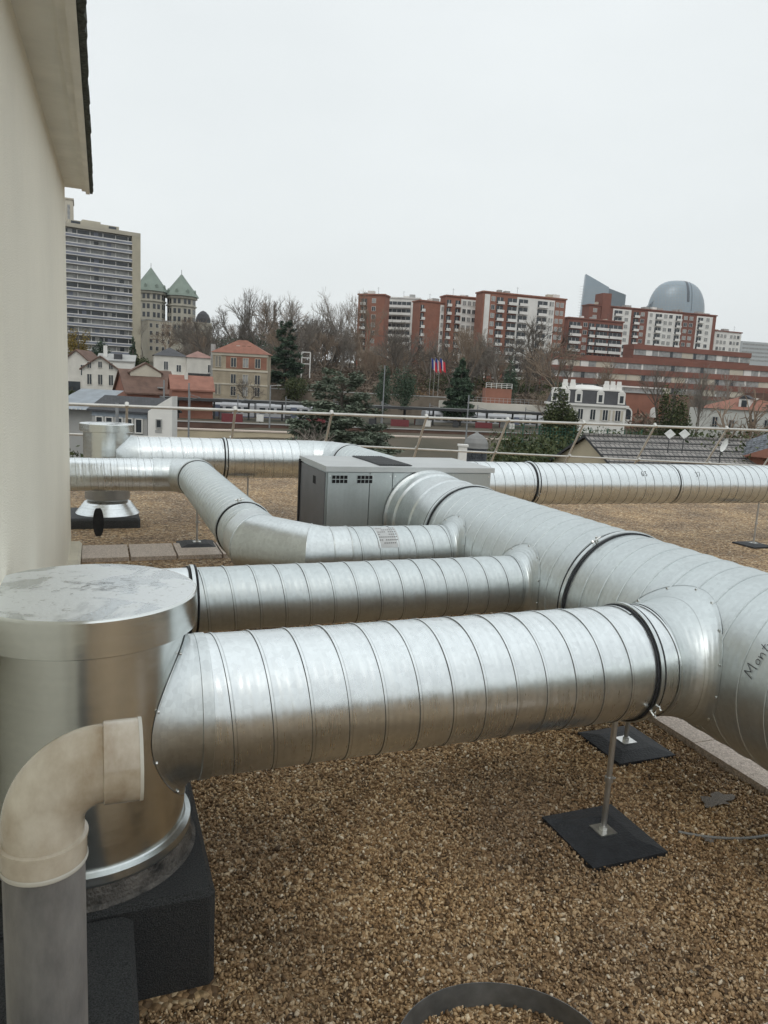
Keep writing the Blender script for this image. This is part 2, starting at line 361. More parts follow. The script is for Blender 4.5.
def mitred(name, pts, rads, mt, parent, rib=True):
    """elbow from straight gores cut at the mitre planes; every gore keeps sharp creases"""
    pts = [Vector(p)-parent.location for p in pts]; n = 72; mb = MB()
    rings = []
    for k, p in enumerate(pts):
        d0 = (pts[k]-pts[k-1]).normalized() if k > 0 else None
        d1 = (pts[k+1]-pts[k]).normalized() if k < len(pts)-1 else None
        if d0 is None: d0 = d1
        if d1 is None: d1 = d0
        nrm = (d0+d1).normalized()
        def ring(d, r):
            _, a, b = pframe(Vector((0,0,0)), d)
            out = []
            for i in range(n+1):
                t = 2*pi*i/n; q = p+(a*cos(t)+b*sin(t))*r
                q = q-d*((q-p).dot(nrm)/d.dot(nrm)); out.append(q)
            return out
        rings.append((ring(d0, rads[k]), ring(d1, rads[k])))
    L = 0
    for k in range(len(pts)-1):
        a = rings[k][1]; b = rings[k+1][0]; l = (pts[k+1]-pts[k]).length
        vs = a+b; fs = [(i, i+1, n+2+i, n+1+i) for i in range(n)]
        uvs = [[(L, i/n*2*pi*rads[k]), (L, (i+1)/n*2*pi*rads[k]), (L+l, (i+1)/n*2*pi*rads[k]), (L+l, i/n*2*pi*rads[k])] for i in range(n)]
        mb.add(vs, fs, 0, True, uvs); L += l
    if rib:
        for k in range(len(pts)):
            q = rings[k][0]; c = pts[k]
            vs = []; m_ = 6
            for p in q:
                e = (p-c).normalized(); dd = (pts[min(k+1, len(pts)-1)]-pts[max(k-1, 0)]).normalized()
                for j in range(m_):
                    an = 2*pi*j/m_; vs.append(p+e*(.0035*cos(an)+.001)+dd*.005*sin(an))
            fs = [(i*m_+j, i*m_+(j+1) % m_, (i+1)*m_+(j+1) % m_, (i+1)*m_+j) for i in range(len(q)-1) for j in range(m_)]
            mb.add(vs, fs, 0, True)
    return mb.build(name, mt, parent)
def saddle(parent, c0, rb, xs, surf, flare, lim=None, screws=12, mt=None, fy=1, fz=1, sgn=1):
    """branch saddle: collar flaring out onto the surface it is screwed to. c0=(y,z); surf(y,z)->x"""
    y0, z0 = c0; n = 96; K = 12; mb = MB(); rows = []
    for k in range(-1, K+1):
        row = []
        for i in range(n+1):
            t = 2*pi*i/n
            if k < 0: rho = rb+.003; g = 0; x = xs-sgn*.03
            else:
                u = k/K*pi/2; rho = rb+.003+flare*(1-cos(u)); g = sin(u)
            e = rho-rb
            y = y0+cos(t)*(rb+e*fy); z = z0+sin(t)*(rb+e*fz)
            if lim: y, z = lim(y, z)
            if k >= 0: x = xs+(surf(y, z)-xs)*g
            row.append(Vector((x, y, z))-parent.location)
        rows.append(row)
    vs = [p for r_ in rows for p in r_]; nn = n+1
    fs = [(k*nn+i, k*nn+i+1, (k+1)*nn+i+1, (k+1)*nn+i) for k in range(len(rows)-1) for i in range(n)]
    uvs = [[(k*.02, i*.02), (k*.02, i*.02+.02), (k*.02+.02, i*.02+.02), (k*.02+.02, i*.02)] for k in range(len(rows)-1) for i in range(n)]
    mb.add(vs, fs, 0, True, uvs)
    # rim lip
    last = rows[-1]; 
    lip = [p+Vector((-sgn*.002, 0, 0)) for p in last]
    mb.add(last+lip, [(i, i+1, nn+i+1, nn+i) for i in range(n)], 0, True)
    for j in range(screws):
        i = int((j+.5)/screws*n); p = rows[-2][i]; q = p+Vector((-sgn*.006, 0, 0))
        mb.cyl(p, q, .006, n=8, mi=2)
    return mb.build('saddle', [mt or G_PLATE, SEAM, BOLT], parent)
# ================================================================== NEAR: ROOF
ZD = .834
deck = MB(); deck.box(-6, 24, -5, 16.2, -.35, 0)
o = deck.build('flat_roof', GR_FAR); tag(o, kind='structure')
# --- loose gravel : real stones near the camera
def pebbles():
    t = (1+5**.5)/2
    iv = np.array([(-1,t,0),(1,t,0),(-1,-t,0),(1,-t,0),(0,-1,t),(0,1,t),(0,-1,-t),(0,1,-t),(t,0,-1),(t,0,1),(-t,0,-1),(-t,0,1)], float)
    iv /= np.linalg.norm(iv[0])
    fc = np.array([(0,11,5),(0,5,1),(0,1,7),(0,7,10),(0,10,11),(1,5,9),(5,11,4),(11,10,2),(10,7,6),(7,1,8),(3,9,4),(3,4,2),(3,2,6),(3,6,8),(3,8,9),(4,9,5),(2,4,11),(6,2,10),(8,6,7),(9,8,1)])
    xs = rng.uniform(-.2, 5.2, 430000); ys = rng.uniform(1.45, 8.2, 430000)
    # keep inside what the photo can see, thinning with distance
    ang = np.arctan2(xs, ys)-yw
    keep = (np.abs(ang) < .56)
    dens = np.clip((8.2-ys)/3.4, 0, 1)
    keep &= rng.uniform(0, 1, xs.size) < np.where(ys < 4.6, 1, dens*.8)
    keep &= ~((xs < .35) & (ys < 3.4) & (ys > 2.15)); keep &= ~((xs < .09) & (ys < 2.3))
    keep &= ~((xs > 3.24) & (xs < 3.74) & (ys < 3.62) & (ys>1.35))
    for (px, py, h) in ((2.155, 2.53, .2), (2.86, 3.26, .2)):
        keep &= ~((np.abs(xs-px) < h*.98) & (np.abs(ys-py) < h*.98) & (rng.uniform(0, 1, xs.size) < (.997 if px < 2.5 else .97)))
    xs, ys = xs[keep], ys[keep]; n = xs.size
    r = rng.gamma(3.0, .00112, n)+.0022; r = np.clip(r, .0026, .0145)
    sc = np.stack([r*rng.uniform(.9, 1.7, n), r*rng.uniform(.7, 1.1, n), r*rng.uniform(.4, .8, n)], 1)
    q = rng.normal(size=(n, 4)); q /= np.linalg.norm(q, axis=1)[:, None]
    w, x, y, z = q.T
    Rm = np.stack([1-2*(y*y+z*z), 2*(x*y-z*w), 2*(x*z+y*w), 2*(x*y+z*w), 1-2*(x*x+z*z), 2*(y*z-x*w), 2*(x*z-y*w), 2*(y*z+x*w), 1-2*(x*x+y*y)], 1).reshape(n, 3, 3)
    V = iv[None]*sc[:, None, :]*rng.uniform(.72, 1.22, (n, 12, 1))
    V = np.einsum('nij,nkj->nki', Rm, V)
    V[..., 0] += xs[:, None]; V[..., 1] += ys[:, None]; V[..., 2] += (rng.uniform(.001, .011, n)+ .004*np.sin(xs*9)*np.sin(ys*7))[:, None]
    Fc = fc[None]+(np.arange(n)*12)[:, None, None]
    me = bpy.data.meshes.new('gravel'); me.vertices.add(n*12); me.vertices.foreach_set('co', V.ravel())
    nf = n*20; me.loops.add(nf*3); me.loops.foreach_set('vertex_index', Fc.ravel().astype(np.int32))
    me.polygons.add(nf); me.polygons.foreach_set('loop_start', (np.arange(nf)*3).astype(np.int32)); me.polygons.foreach_set('loop_total', np.full(nf, 3, np.int32))
    me.materials.append(GR_NEAR); me.update(calc_edges=True)
    o = bpy.data.objects.new('gravel', me); COL.objects.link(o)
    tag(o, 'loose brown and tan gravel covering the flat roof', 'gravel', kind='stuff')
pebbles()
# pavers
def paver(x0, x1, y0, y1, z, label, group=None):
    mb = MB(); e = .006
    mb.prism([(x0+e, y0), (x1-e, y0), (x1, y0+e), (x1, y1-e), (x1-e, y1), (x0+e, y1), (x0, y1-e), (x0, y0+e)], -.002, z, axis='z')
    return tag(mb.build('paving_slab', CONC), label, 'paving slab', group)
y = 3.60
for i in range(5):
    paver(3.23, 3.75, y-.495, y, .05-.002*i, ['farthest slab of the strip beside the big duct', 'second slab of the strip from its far end', 'middle slab of the strip under the big duct', 'slab of the strip next to the picture edge', 'slab of the strip nearest the camera'][i], 'slabs in the walkway strip beside the big duct'); y -= .5
for i in range(4):
    paver(-.19+.5*i, .29+.5*i, 8.3, 8.95, .045, ['worn pink slab beside the wall plinth', 'pink slab second from the wall plinth', 'pink slab third from the wall plinth', 'pink slab beside the black duct pad'][i], 'slabs in the row behind the round lid')
paver(-.2, .3, 11.5, 12.2, .05, 'pale slab behind the far ventilation cowl by the wall')
paver(1.95, 2.45, 1.0, 1.47, .05, 'pale concrete slab at the lower right corner')
# ================================================================== NEAR: DUCTS
XM, RM = 2.85, .409
main = empty('main_duct', (XM, 3.4, ZD), 0, 'widest spiral duct running from the grey unit to the lower right edge', 'duct')
spiral_pipe('pipe', (XM, 5.31, ZD), (XM, 3.44, ZD), RM, G_MATT, main, .05)
spiral_pipe('pipe', (XM, 3.38, ZD), (XM, 1.46, ZD), RM, G_MATT, main, .09)
spiral_pipe('pipe', (XM, 1.40, ZD), (XM, -1.2, ZD), RM, G_MATT, main, .03)
clamp((XM, 5.34, ZD), 'y', RM, main, .06); clamp((XM, 3.41, ZD), 'y', RM, main, .06, 120); clamp((XM, 1.43, ZD), 'y', RM, main, .06, black=False)
mb = MB(); mb.lathe([(RM+.035, 0), (RM+.034, -.02), (RM+.012, -.03), (RM+.01, -.12), (RM+.024, -.14), (RM+.022, -.2), (RM+.005, -.22), (RM+.003, -.50), (RM+.012, -.52), (RM+.002, -.54), (RM+.002, -.83)], (0, 6.19-3.4, 0), 'y', 72)
mb.build('flexible_collar', G_PLATE, main)
surfM = lambda y, z: XM-sqrt(max(.0004, (RM+.002)**2-(z-ZD)**2))
limM = lambda y, z: (y, max(ZD-RM*.93, min(ZD+RM*.93, z)))
# handwriting on the main duct, drawn in marker along the sheet
def strokes(parent, letters, org, du, dv, size, wid, place, name='marker_writing'):
    x = 0
    for ch in letters:
        mb = MB()
        for st in GLY[ch][1]:
            # densify
            P = []
            for i in range(len(st)-1):
                for k in range(6): u = k/6; P.append((st[i][0]*(1-u)+st[i+1][0]*u, st[i][1]*(1-u)+st[i+1][1]*u))
            P.append(st[-1])
            for i in range(len(P)-1):
                a = (x+P[i][0]*size, P[i][1]*size); b = (x+P[i+1][0]*size, P[i+1][1]*size)
                dx, dy = b[0]-a[0], b[1]-a[1]; l = sqrt(dx*dx+dy*dy) or 1; nx, ny = -dy/l*wid, dx/l*wid
                q = [place(a[0]+nx, a[1]+ny), place(b[0]+nx, b[1]+ny), place(b[0]-nx, b[1]-ny), place(a[0]-nx, a[1]-ny)]
                mb.add([Vector(p)-parent.location for p in q], [(0, 1, 2, 3)])
        mb.build('letter' if not ch.isdigit() else 'digit', MARK, parent); x += GLY[ch][0]*size
MARK = mat('black_marker', (.02, .02, .025), .5, 0, .2, 9)
GLY = {'M': (1.1, [[(0, 0), (.12, 1), (.4, .35), (.75, 1.05), (.85, 0)]]), 'o': (.6, [[(.25, .5), (.05, .3), (.15, .02), (.4, .1), (.42, .4), (.25, .5)]]),
       'n': (.6, [[(0, .5), (.05, 0), (.1, .35), (.3, .5), (.4, .3), (.42, 0)]]), 't': (.5, [[(.25, .95), (.15, .15), (.3, 0)], [(0, .6), (.45, .65)]]),
       'r': (.45, [[(0, .5), (.05, 0), (.12, .35), (.35, .5)]]), 'e': (.5, [[(.05, .25), (.38, .3), (.25, .5), (.05, .35), (.1, .05), (.4, .05)]]),
       '6': (.7, [[(.4, 1), (.1, .6), (.05, .2), (.25, 0), (.45, .2), (.3, .45), (.1, .3)]]), '3': (.7, [[(.05, .9), (.4, .95), (.2, .55), (.45, .3), (.3, 0), (.02, .1)]]),
       '9': (.7, [[(.4, .7), (.2, .55), (.05, .75), (.25, 1), (.42, .8), (.38, .1)]]), '7': (.6, [[(.0, .95), (.45, .95), (.15, 0)]]), '5': (.6, [[(.42, .98), (.08, .95), (.06, .55), (.35, .5), (.38, .1), (.03, .05)]])}
def patch(cx, cy, r, seed, label):  # flat grey disc standing in for a damp patch of gravel
    rs = random.Random(seed); v = []
    for i in range(36):
        a = 2*pi*i/36; q = r*(1+.3*sin(2*a+seed)+.22*sin(5*a+seed*2)+.12*sin(9*a)); v.append((cx+q*cos(a), cy+q*sin(a)*.7, .0165))
    m_ = MB(); m_.add([(cx, cy, .0175)]+v, [(0, i+1, (i+1) % 36+1) for i in range(36)]); tag(m_.build('gravel_patch', mat('grey_patch', (.30, .27, .24), .95, 0, .2, 30, .8, 200, col2=(.22, .19, .16))), label, 'mortar')
patch(2.93, 2.62, .085, 1, 'larger grey spill on the gravel right of the front stand'); patch(2.62, 2.36, .03, 5, 'small grey spill right of the front pad')
def onmain(u, v):   # u: along the duct and up the girth, v: up the girth
    th = radians(TH0)-(u+v*.25)/RM
    return (XM+(RM+.004)*cos(th), YW0-u*.15+v*.9, ZD+(RM+.004)*sin(th))
TH0, YW0 = 168, 2.10
strokes(main, 'Montre', None, 0, 0, .052, .0016, onmain)
# --- near branch
YN, RN = 2.585, .253
near = empty('branch_duct', (1.2, YN, ZD), 0, 'thick shiny spiral duct in the foreground between round cowl and big duct', 'duct')
spiral_pipe('pipe', (.335, YN, ZD), (2.18, YN, ZD), RN, G_SHINY, near, .045)
clamp((2.20, YN, ZD), 'x', RN, near, .042, 208)
spiral_pipe('pipe', (2.22, YN, ZD), (2.36, YN, ZD), RN, G_SHINY, near, .06)
saddle(near, (YN, ZD), RN, 2.33, surfM, .07, limM, 14, G_MATT, fy=1.2, fz=1.0)
mb = MB(); mb.lathe([(RN, -.02), (RN+.006, -.018), (RN+.006, .018), (RN, .02)], (.33-1.2, 0, 0), 'x'); mb.build('joint_band', G_PLATE, near)
CX1, CY1, RB = -.045, 2.59, .322
surfC = lambda y, z: CX1+sqrt(max(.0004, (RB+.002)**2-(y-CY1)**2))
limC = lambda y, z: (max(CY1-RB*.95, min(CY1+RB*.95, y)), min(z, 1.2))
saddle(near, (YN, ZD), RN, .30, surfC, .045, limC, 10, G_PLATE, fy=.05, fz=1.2, sgn=-1)
# --- second branch
Y2, R2 = 3.91, .173
b2 = empty('branch_duct', (1.2, Y2, ZD), 0, 'thinner spiral duct directly behind the thick foreground duct', 'duct')
spiral_pipe('pipe', (-.42, Y2, ZD), (.43, Y2, ZD), R2, G_SHINY, b2, .02); spiral_pipe('pipe', (.47, Y2, ZD), (2.42, Y2, ZD), R2, G_MATT, b2, .01)
clamp((.45, Y2, ZD), 'x', R2, b2, .045); saddle(b2, (Y2, ZD), R2, 2.42, surfM, .07, limM, 10, G_MATT, fy=1.2)
# --- E branch with elbow, F, D
YE, RE, XF, RF = 4.9, .18, 1.07, .22
b3 = empty('bent_duct', (XF, 7.0, ZD), 0, 'matt duct with two bends between the wall and the big duct', 'duct')
spiral_pipe('pipe', (1.62, YE, ZD), (2.42, YE, ZD), RE, G_MATT, b3, .05)
saddle(b3, (YE, ZD), RE, 2.42, surfM, .07, limM, 10, G_MATT, fy=1.2)
mitred('elbow', [(XF, 5.46, ZD), (XF, 5.22, ZD), (XF+.3, YE, ZD), (1.50, YE, ZD), (1.63, YE, ZD)], [RF, RF, RF*.93, RE+.004, RE+.004], G_PLATE, b3)
spiral_pipe('pipe', (XF, 5.75, ZD), (XF, 5.46, ZD), RF-.003, G_MATT, b3, .02); clamp((XF, 5.78, ZD), 'y', RF-.003, b3, .05, 100)
spiral_pipe('pipe', (XF, 8.78, ZD), (XF, 5.81, ZD), RF-.003, G_MATT, b3, .03); clamp((XF, 8.8, ZD), 'y', RF-.003, b3, .05)
mitred('elbow', [(.68, 9.2, ZD), (.84, 9.2, ZD), (XF, 9.0, ZD), (XF, 8.8, ZD)], [.195, .2, RF, RF], G_PLATE, b3)
spiral_pipe('pipe', (-.45, 9.2, ZD), (.60, 9.2, ZD), .192, G_SHINY, b3, .04, pitch=.075)
mb = MB(); mb.lathe([(.19, -.05), (.2, -.045), (.2, .045), (.19, .05)], (.64-XF, 2.2, 0), 'x'); mb.build('joint_band', G_PLATE, b3)
# sticker on E
mb = MB()
for i in range(8):
    a0 = radians(100+i*7.5); a1 = radians(100+(i+1)*7.5)
    P = lambda x, a: Vector((x, YE+(RE+.003)*cos(a), ZD+(RE+.003)*sin(a)))-b3.location
    mb.add([P(1.82, a0), P(1.98, a0), P(1.98, a1), P(1.82, a1)], [(0, 1, 2, 3)], 0)
for k in range(7):
    for j in range(9):
        if random.random() < .75:
            a0 = radians(104+k*7.4); a1 = a0+radians(2.6); x = 1.832+j*.0158
            P = lambda x, a: Vector((x, YE+(RE+.0042)*cos(a), ZD+(RE+.0042)*sin(a)))-b3.location
            mb.add([P(x, a0), P(x+.011, a0), P(x+.011, a1), P(x, a1)], [(0, 1, 2, 3)], 1)
mb.build('paper_label', [mat('sticker_grey', (.5, .51, .51), .5, .3), mat('sticker_print', (.2, .2, .2), .6)], b3)
# --- far right duct
YR, ZR, RR = 7.98, .91, .265
fr = empty('far_duct', (8, YR, ZR), 0, 'long straight spiral duct behind the grey unit on the right', 'duct')
spiral_pipe('pipe', (3.0, YR, ZR), (5.0, YR, ZR), RR, G_SHINY, fr, .02); spiral_pipe('pipe', (5.06, YR, ZR), (7.22, YR, ZR), RR, G_SHINY, fr, .06)
spiral_pipe('pipe', (7.24, YR, ZR), (9.1, YR, ZR), RR+.002, G_SHINY, fr, .0); spiral_pipe('pipe', (9.16, YR, ZR), (14, YR, ZR), RR, G_SHINY, fr, .06)
clamp((5.03, YR, ZR), 'x', RR, fr, .06, 200); clamp((9.13, YR, ZR), 'x', RR, fr, .06)
def onfar(x0): return lambda u, v: (x0+u, YR+(RR+.004)*cos(radians(150)-v/RR), ZR+(RR+.004)*sin(radians(150)-v/RR))
strokes(fr, '63', None, 0, 0, .075, .003, onfar(6.6)); strokes(fr, '37', None, 0, 0, .07, .0025, onfar(7.5))
# --- far left duct L2 + run to the unit
YL, ZL, RL = 10.6, .9, .277
l2 = empty('far_duct', (2, YL, ZL), 0, 'shiny duct from the far cowl bending down behind the grey unit', 'duct')
spiral_pipe('pipe', (.46, YL, ZL), (1.62, YL, ZL), RL, G_SHINY, l2, .03); spiral_pipe('pipe', (1.68, YL, ZL), (2.75, YL, ZL), RL, G_SHINY, l2, .05)
clamp((1.65, YL, ZL), 'x', RL, l2, .06, 200)
mitred('elbow', [(2.7, YL, ZL), (2.95, YL, ZL), (3.2, YL-.12, ZL), (3.34, YL-.38, ZL), (3.34, YL-.6, ZL)], [RL+.003]*5, G_PLATE, l2)
spiral_pipe('pipe', (3.34, YL-.64, ZL), (3.34, 7.05, ZL), RL, G_MATT, l2, .02); clamp((3.34, YL-.62, ZL), 'y', RL, l2, .06)
surfC2 = lambda y, z: .1+sqrt(max(.0004, (.302)**2-(y-YL)**2))
limC2 = lambda y, z: (max(YL-.285, min(YL+.285, y)), min(z, 1.24))
saddle(l2, (YL, ZL), RL, .45, surfC2, .03, limC2, 8, G_PLATE, sgn=-1)
# ================================================================== COWLS
def cowl(cx, cy, rl_, zt, rb, zb, label, lidh, name='roof_cowl'):
    e = empty(name, (cx, cy, 0), 0, label, 'roof cowl')
    mb = MB(); mb.lathe([(rb, zb), (rb, zb+.02), (rb, zt-lidh*.5)], (0, 0, 0), 'z', 96)
    mb.build('body', G_BODY, e)
    mb = MB(); mb.lathe([(0.0001, zt+.006), (rl_*.5, zt+.004), (rl_-.012, zt)], (0, 0, 0), 'z', 96)
    mb.lathe([(rl_-.012, zt), (rl_-.004, zt-.001), (rl_, zt-.006), (rl_, zt-lidh), (rl_-.006, zt-lidh-.004), (rb, zt-lidh+.002)], (0, 0, 0), 'z', 96, 1)
    mb.build('lid', [LID, G_BODY], e)
    return e
c1 = cowl(CX1, CY1, .36, 1.285, RB, .41, 'big round galvanised cowl with flat stained lid in the left foreground', .115)
mb = MB(); mb.lathe([(RB, .41), (RB+.02, .412), (RB+.022, .42), (RB+.022, .446), (RB+.004, .452), (RB, .456)], (0, 0, 0), 'z', 96)
mb.build('base_ring', G_PLATE, c1)
mb = MB(); mb.lathe([(.366, .346), (.352, .356), (.344, .39), (.338, .416), (.30, .418)], (0, 0, 0), 'z', 64); o = mb.build('bitumen_upstand', BITUM_W, c1)
# scratches on lid: dried leaf debris strokes
mb = MB()
for i in range(42):
    a = random.gauss(0, 1)*.075+.02; b = random.gauss(0, 1)*.05; t = random.uniform(-.6, .9); l = random.uniform(.004, .028); w = random.uniform(.0008, .0025)
    c_, s_ = cos(t), sin(t)
    mb.add([(a+x*c_-y*s_, b+x*s_+y*c_, 1.2925) for x, y in ((-l, -w), (l, -w*.4), (l*.8, w), (-l*.7, w*.8))], [(0, 1, 2, 3)])
tag(mb.build('scratch_marks', mat('dried_dirt', (.16, .155, .15), .9), c1), kind='stuff')
# curb
mb = MB()
def rbox(mb, x0, x1, y0, y1, z0, z1, e=.02):
    a = [(x0+e, y0), (x1-e, y0), (x1, y0+e), (x1, y1-e), (x1-e, y1), (x0+e, y1), (x0, y1-e), (x0, y0+e)]
    mb.prism(a, z0, z1-e, axis='z')
    c = [(p[0]+(e if p[0] < (x0+x1)/2 else -e)*.8, p[1]+(e if p[1] < (y0+y1)/2 else -e)*.8) for p in a]
    v = [(p[0], p[1], z1-e) for p in a]+[(p[0], p[1], z1) for p in c]; n = 8
    mb.add(v, [(i, (i+1) % n, n+(i+1) % n, n+i) for i in range(n)]+[tuple(range(n, 2*n))], 0, False)
rbox(mb, -.75, .342, 2.215, 3.25, 0, .348)
rbox(mb, -.75, .083, .9, 2.2145, 0, .33)
o = mb.build('roof_curb', BITUM); tag(o, 'black felt covered curb under the big round cowl', 'roof curb')
mb = MB()
pts = []
for i in range(40):
    a = 2*pi*i/40; r = .19*(1+.25*sin(3*a+1)+.12*sin(7*a)); pts.append((-.03+r*cos(a)*.45, 1.9+r*sin(a)*1.2, .3325))
# cowl 2
c2 = cowl(.1, YL, .345, 1.345, .300, .62, 'round galvanised cowl far left behind the bent duct', .10)
mb = MB(); mb.lathe([(.285, .62), (.29, .34), (.24, .30)], (0, 0, 0), 'z', 64); mb.build('neck', mat('neck_steel', (.35, .35, .34), .4, .8), c2)
mb = MB(); mb.lathe([(.24, .32), (.30, .29), (.40, .155), (.41, .14)], (0, 0, 0), 'z', 64); mb.build('skirt', G_SHINY, c2)
mb = MB(); rbox(mb, -.4, .50, 10.15, 11.05, 0, .135, .03); o = mb.build('roof_curb', BITUM); tag(o, 'low black felt curb under the far left cowl', 'roof curb')
# ================================================================== PVC vent
PX, PY = -.118, 1.56
pv = empty('vent_pipe', (PX, PY, .26), 0, 'grey plastic vent pipe with beige elbow in the bottom left corner', 'vent pipe')
mb = MB(); mb.lathe([(.081, 0), (.081, .15), (.0805, .74), (.079, .752)], (0, 0, 0), 'z', 64); mb.build('pipe', PVC_G, pv)
mb = MB(); n = 48; rp = .081; rbnd = .118; zc = .81; rings = []
pathp = [(Vector((0, 0, .730)), Vector((0, 0, 1)), rp+.004), (Vector((0, 0, .775)), Vector((0, 0, 1)), rp+.004), (Vector((0, 0, .777)), Vector((0, 0, 1)), rp+.007), (Vector((0, 0, .782)), Vector((0, 0, 1)), rp+.007), (Vector((0, 0, .784)), Vector((0, 0, 1)), rp)]
for i in range(17):
    a = pi/2*i/16; pathp.append((Vector((rbnd*(1-cos(a)), 0, zc+rbnd*sin(a))), Vector((sin(a), 0, cos(a))), rp))
xe = rbnd
pathp += [(Vector((xe+.002, 0, zc+rbnd)), Vector((1, 0, 0)), rp+.005), (Vector((xe+.078, 0, zc+rbnd)), Vector((1, 0, 0)), rp+.005), (Vector((xe+.078, 0, zc+rbnd)), Vector((1, 0, 0)), rp-.001), (Vector((xe, 0, zc+rbnd)), Vector((1, 0, 0)), rp-.004), (Vector((xe-.1, 0, zc+rbnd-.03)), Vector((1, 0, .6)).normalized(), rp-.02)]
vs = []
for c_, d_, r_ in pathp:
    b_ = Vector((0, 1, 0)); a_ = b_.cross(d_)
    vs += [c_+(a_*cos(2*pi*i/n)+b_*sin(2*pi*i/n))*r_ for i in range(n)]
fs = [(k*n+i, k*n+(i+1) % n, (k+1)*n+(i+1) % n, (k+1)*n+i) for k in range(len(pathp)-1) for i in range(n)]
mb.add(vs, fs, 0, True)
o = mb.build('elbow', PVC_B, pv)
mb = MB(); mb.lathe([(rp-.002, xe+.0785), (rp+.0055, xe+.0785), (rp+.0055, xe+.072), (rp+.0062, xe+.0715)], (0, 0, zc+rbnd), 'x', 48); mb.build('rim', mat('pale_pvc', (.62, .60, .54), .4), pv)
mb = MB(); mb.lathe([(.0855, .722), (.0868, .725), (.0868, .730), (.0855, .733)], (0, 0, 0), 'z', 48); mb.build('sealing_ring', MC['pale_pvc'], pv)
m_ = o.modifiers.new('e', 'EDGE_SPLIT'); m_.split_angle = radians(50)
# ================================================================== stands
def stand(x, y, ztop, label, s=.2, rod=.013, h=.04, rot=0, soil=False, lean=(0, 0)):
    e = empty('duct_stand', (x, y, 0), radians(rot), label, 'duct stand', 'rubber footed stands under the ducts')
    mb = MB(); a = s; b = s*.93; c = s*.55
    v = [(-a, -a, 0), (a, -a, 0), (a, a, 0), (-a, a, 0), (-a, -a, h*.55), (a, -a, h*.55), (a, a, h*.55), (-a, a, h*.55), (-c, -c, h), (c, -c, h), (c, c, h), (-c, c, h)]
    mb.add(v, [(0, 3, 2, 1), (0, 1, 5, 4), (1, 2, 6, 5), (2, 3, 7, 6), (3, 0, 4, 7), (4, 5, 9, 8), (5, 6, 10, 9), (6, 7, 11, 10), (7, 4, 8, 11), (8, 9, 10, 11)])
    mb.build('rubber_pad', RUBBER, e)
    if soil:
        pass
    mb = MB(); mb.box(-.045, .045, -.045, .045, h, h+.005); mb.cyl((0, 0, h), (0, 0, h+.025), .02, n=6, smooth=False); mb.build('plate', BOLT, e)
    mb = MB(); mb.cyl((0, 0, h), (lean[0], lean[1], ztop), rod, n=16); mb.cyl((lean[0]*.5, lean[1]*.5, ztop*.48), (lean[0]*.52, lean[1]*.52, ztop*.52), rod*1.5, n=16)
    mb.cyl((0, 0, ztop*.5), (.035, -.0, ztop*.5), .006, n=8); mb.build('post', G_BODYP, e)
    return e
G_BODYP = mat('zinc_post', (.5, .5, .49), .4, .9, .15, 10)
stand(2.155, 2.53, .59, 'front rubber footed stand with bare post under the thick shiny duct')
stand(2.86, 3.25, .44, 'stand on a gravel strewn black pad behind the front stand', s=.195)
stand(1.08, 8.88, .62, 'small dark pad stand under the bend of the matt duct near the wall', s=.22, h=.07)
stand(2.0, 10.6, .63, 'stand with pale pad under the far left shiny duct')
stand(8.95, 7.98, .66, 'stand under the far right duct near the picture edge')
stand(6.0, -1.5, .2, 'stand left loose on the gravel') if False else None
# gravel on the second pad
# standing black rubber mat
mb = MB(); pts = [(.062*cos(a)*(1 if abs(cos(a)) < .7 else 1), .17*sin(a)*(1+.25*abs(cos(a)))+.2) for a in [2*pi*i/24 for i in range(24)]]
mb.prism(pts, -.02, .02); o = mb.build('rubber_mat', RUBBER, None, (-.02, 9.55, .0)); tag(o, 'black rubber strip standing upright by the wall end', 'rubber mat')
# metal strap
mb = MB(); P = []
for i in range(70):
    a = radians(-150-0)+i/69*radians(330); rr = .275+.02*sin(2*a)
    P.append((1.10+rr*1.1*cos(-a+radians(20)), 1.60+rr*sin(-a+radians(20))))
for i in range(14):
    t = i/13; P.append((P[69][0], P[69][1])) if False else None
v = []; 
for i, (x, y) in enumerate(P):
    lean = .004+.008*sin(i*.13); cx, cy = 1.10, 1.60; dx, dy = x-cx, y-cy; l = sqrt(dx*dx+dy*dy); ux, uy = dx/l, dy/l
    v += [(x, y, .004), (x+ux*lean, y+uy*lean, .085), (x+ux*(lean+.0022), y+uy*(lean+.0022), .085), (x+ux*.0022, y+uy*.0022, .004)]
fs = []
for i in range(len(P)-1):
    for k in range(4): fs.append((i*4+k, i*4+(k+1) % 4, (i+1)*4+(k+1) % 4, (i+1)*4+k))
mb.add(v, fs, 0, True); o = mb.build('metal_strap', mat('weathered_zinc', (.2, .21, .215), .5, .7, .3, 12)); tag(o, 'curled grey metal strap lying on the gravel at the bottom edge', 'metal strap')
o.modifiers.new('e', 'EDGE_SPLIT').split_angle = radians(40)
# cable piece on the right
mb = MB(); prev = None
for i in range(17):
    a = radians(-130+i*5.2); p = (2.62+.62*cos(a)*1.0+.3, 2.92+.62*sin(a), .018)
    if prev: mb.cyl(prev, p, .006, n=8)
    prev = p
o = mb.build('cable', mat('grey_cable', (.25, .25, .24), .6)); tag(o, 'thin grey cable half buried in the gravel at the right edge', 'cable')
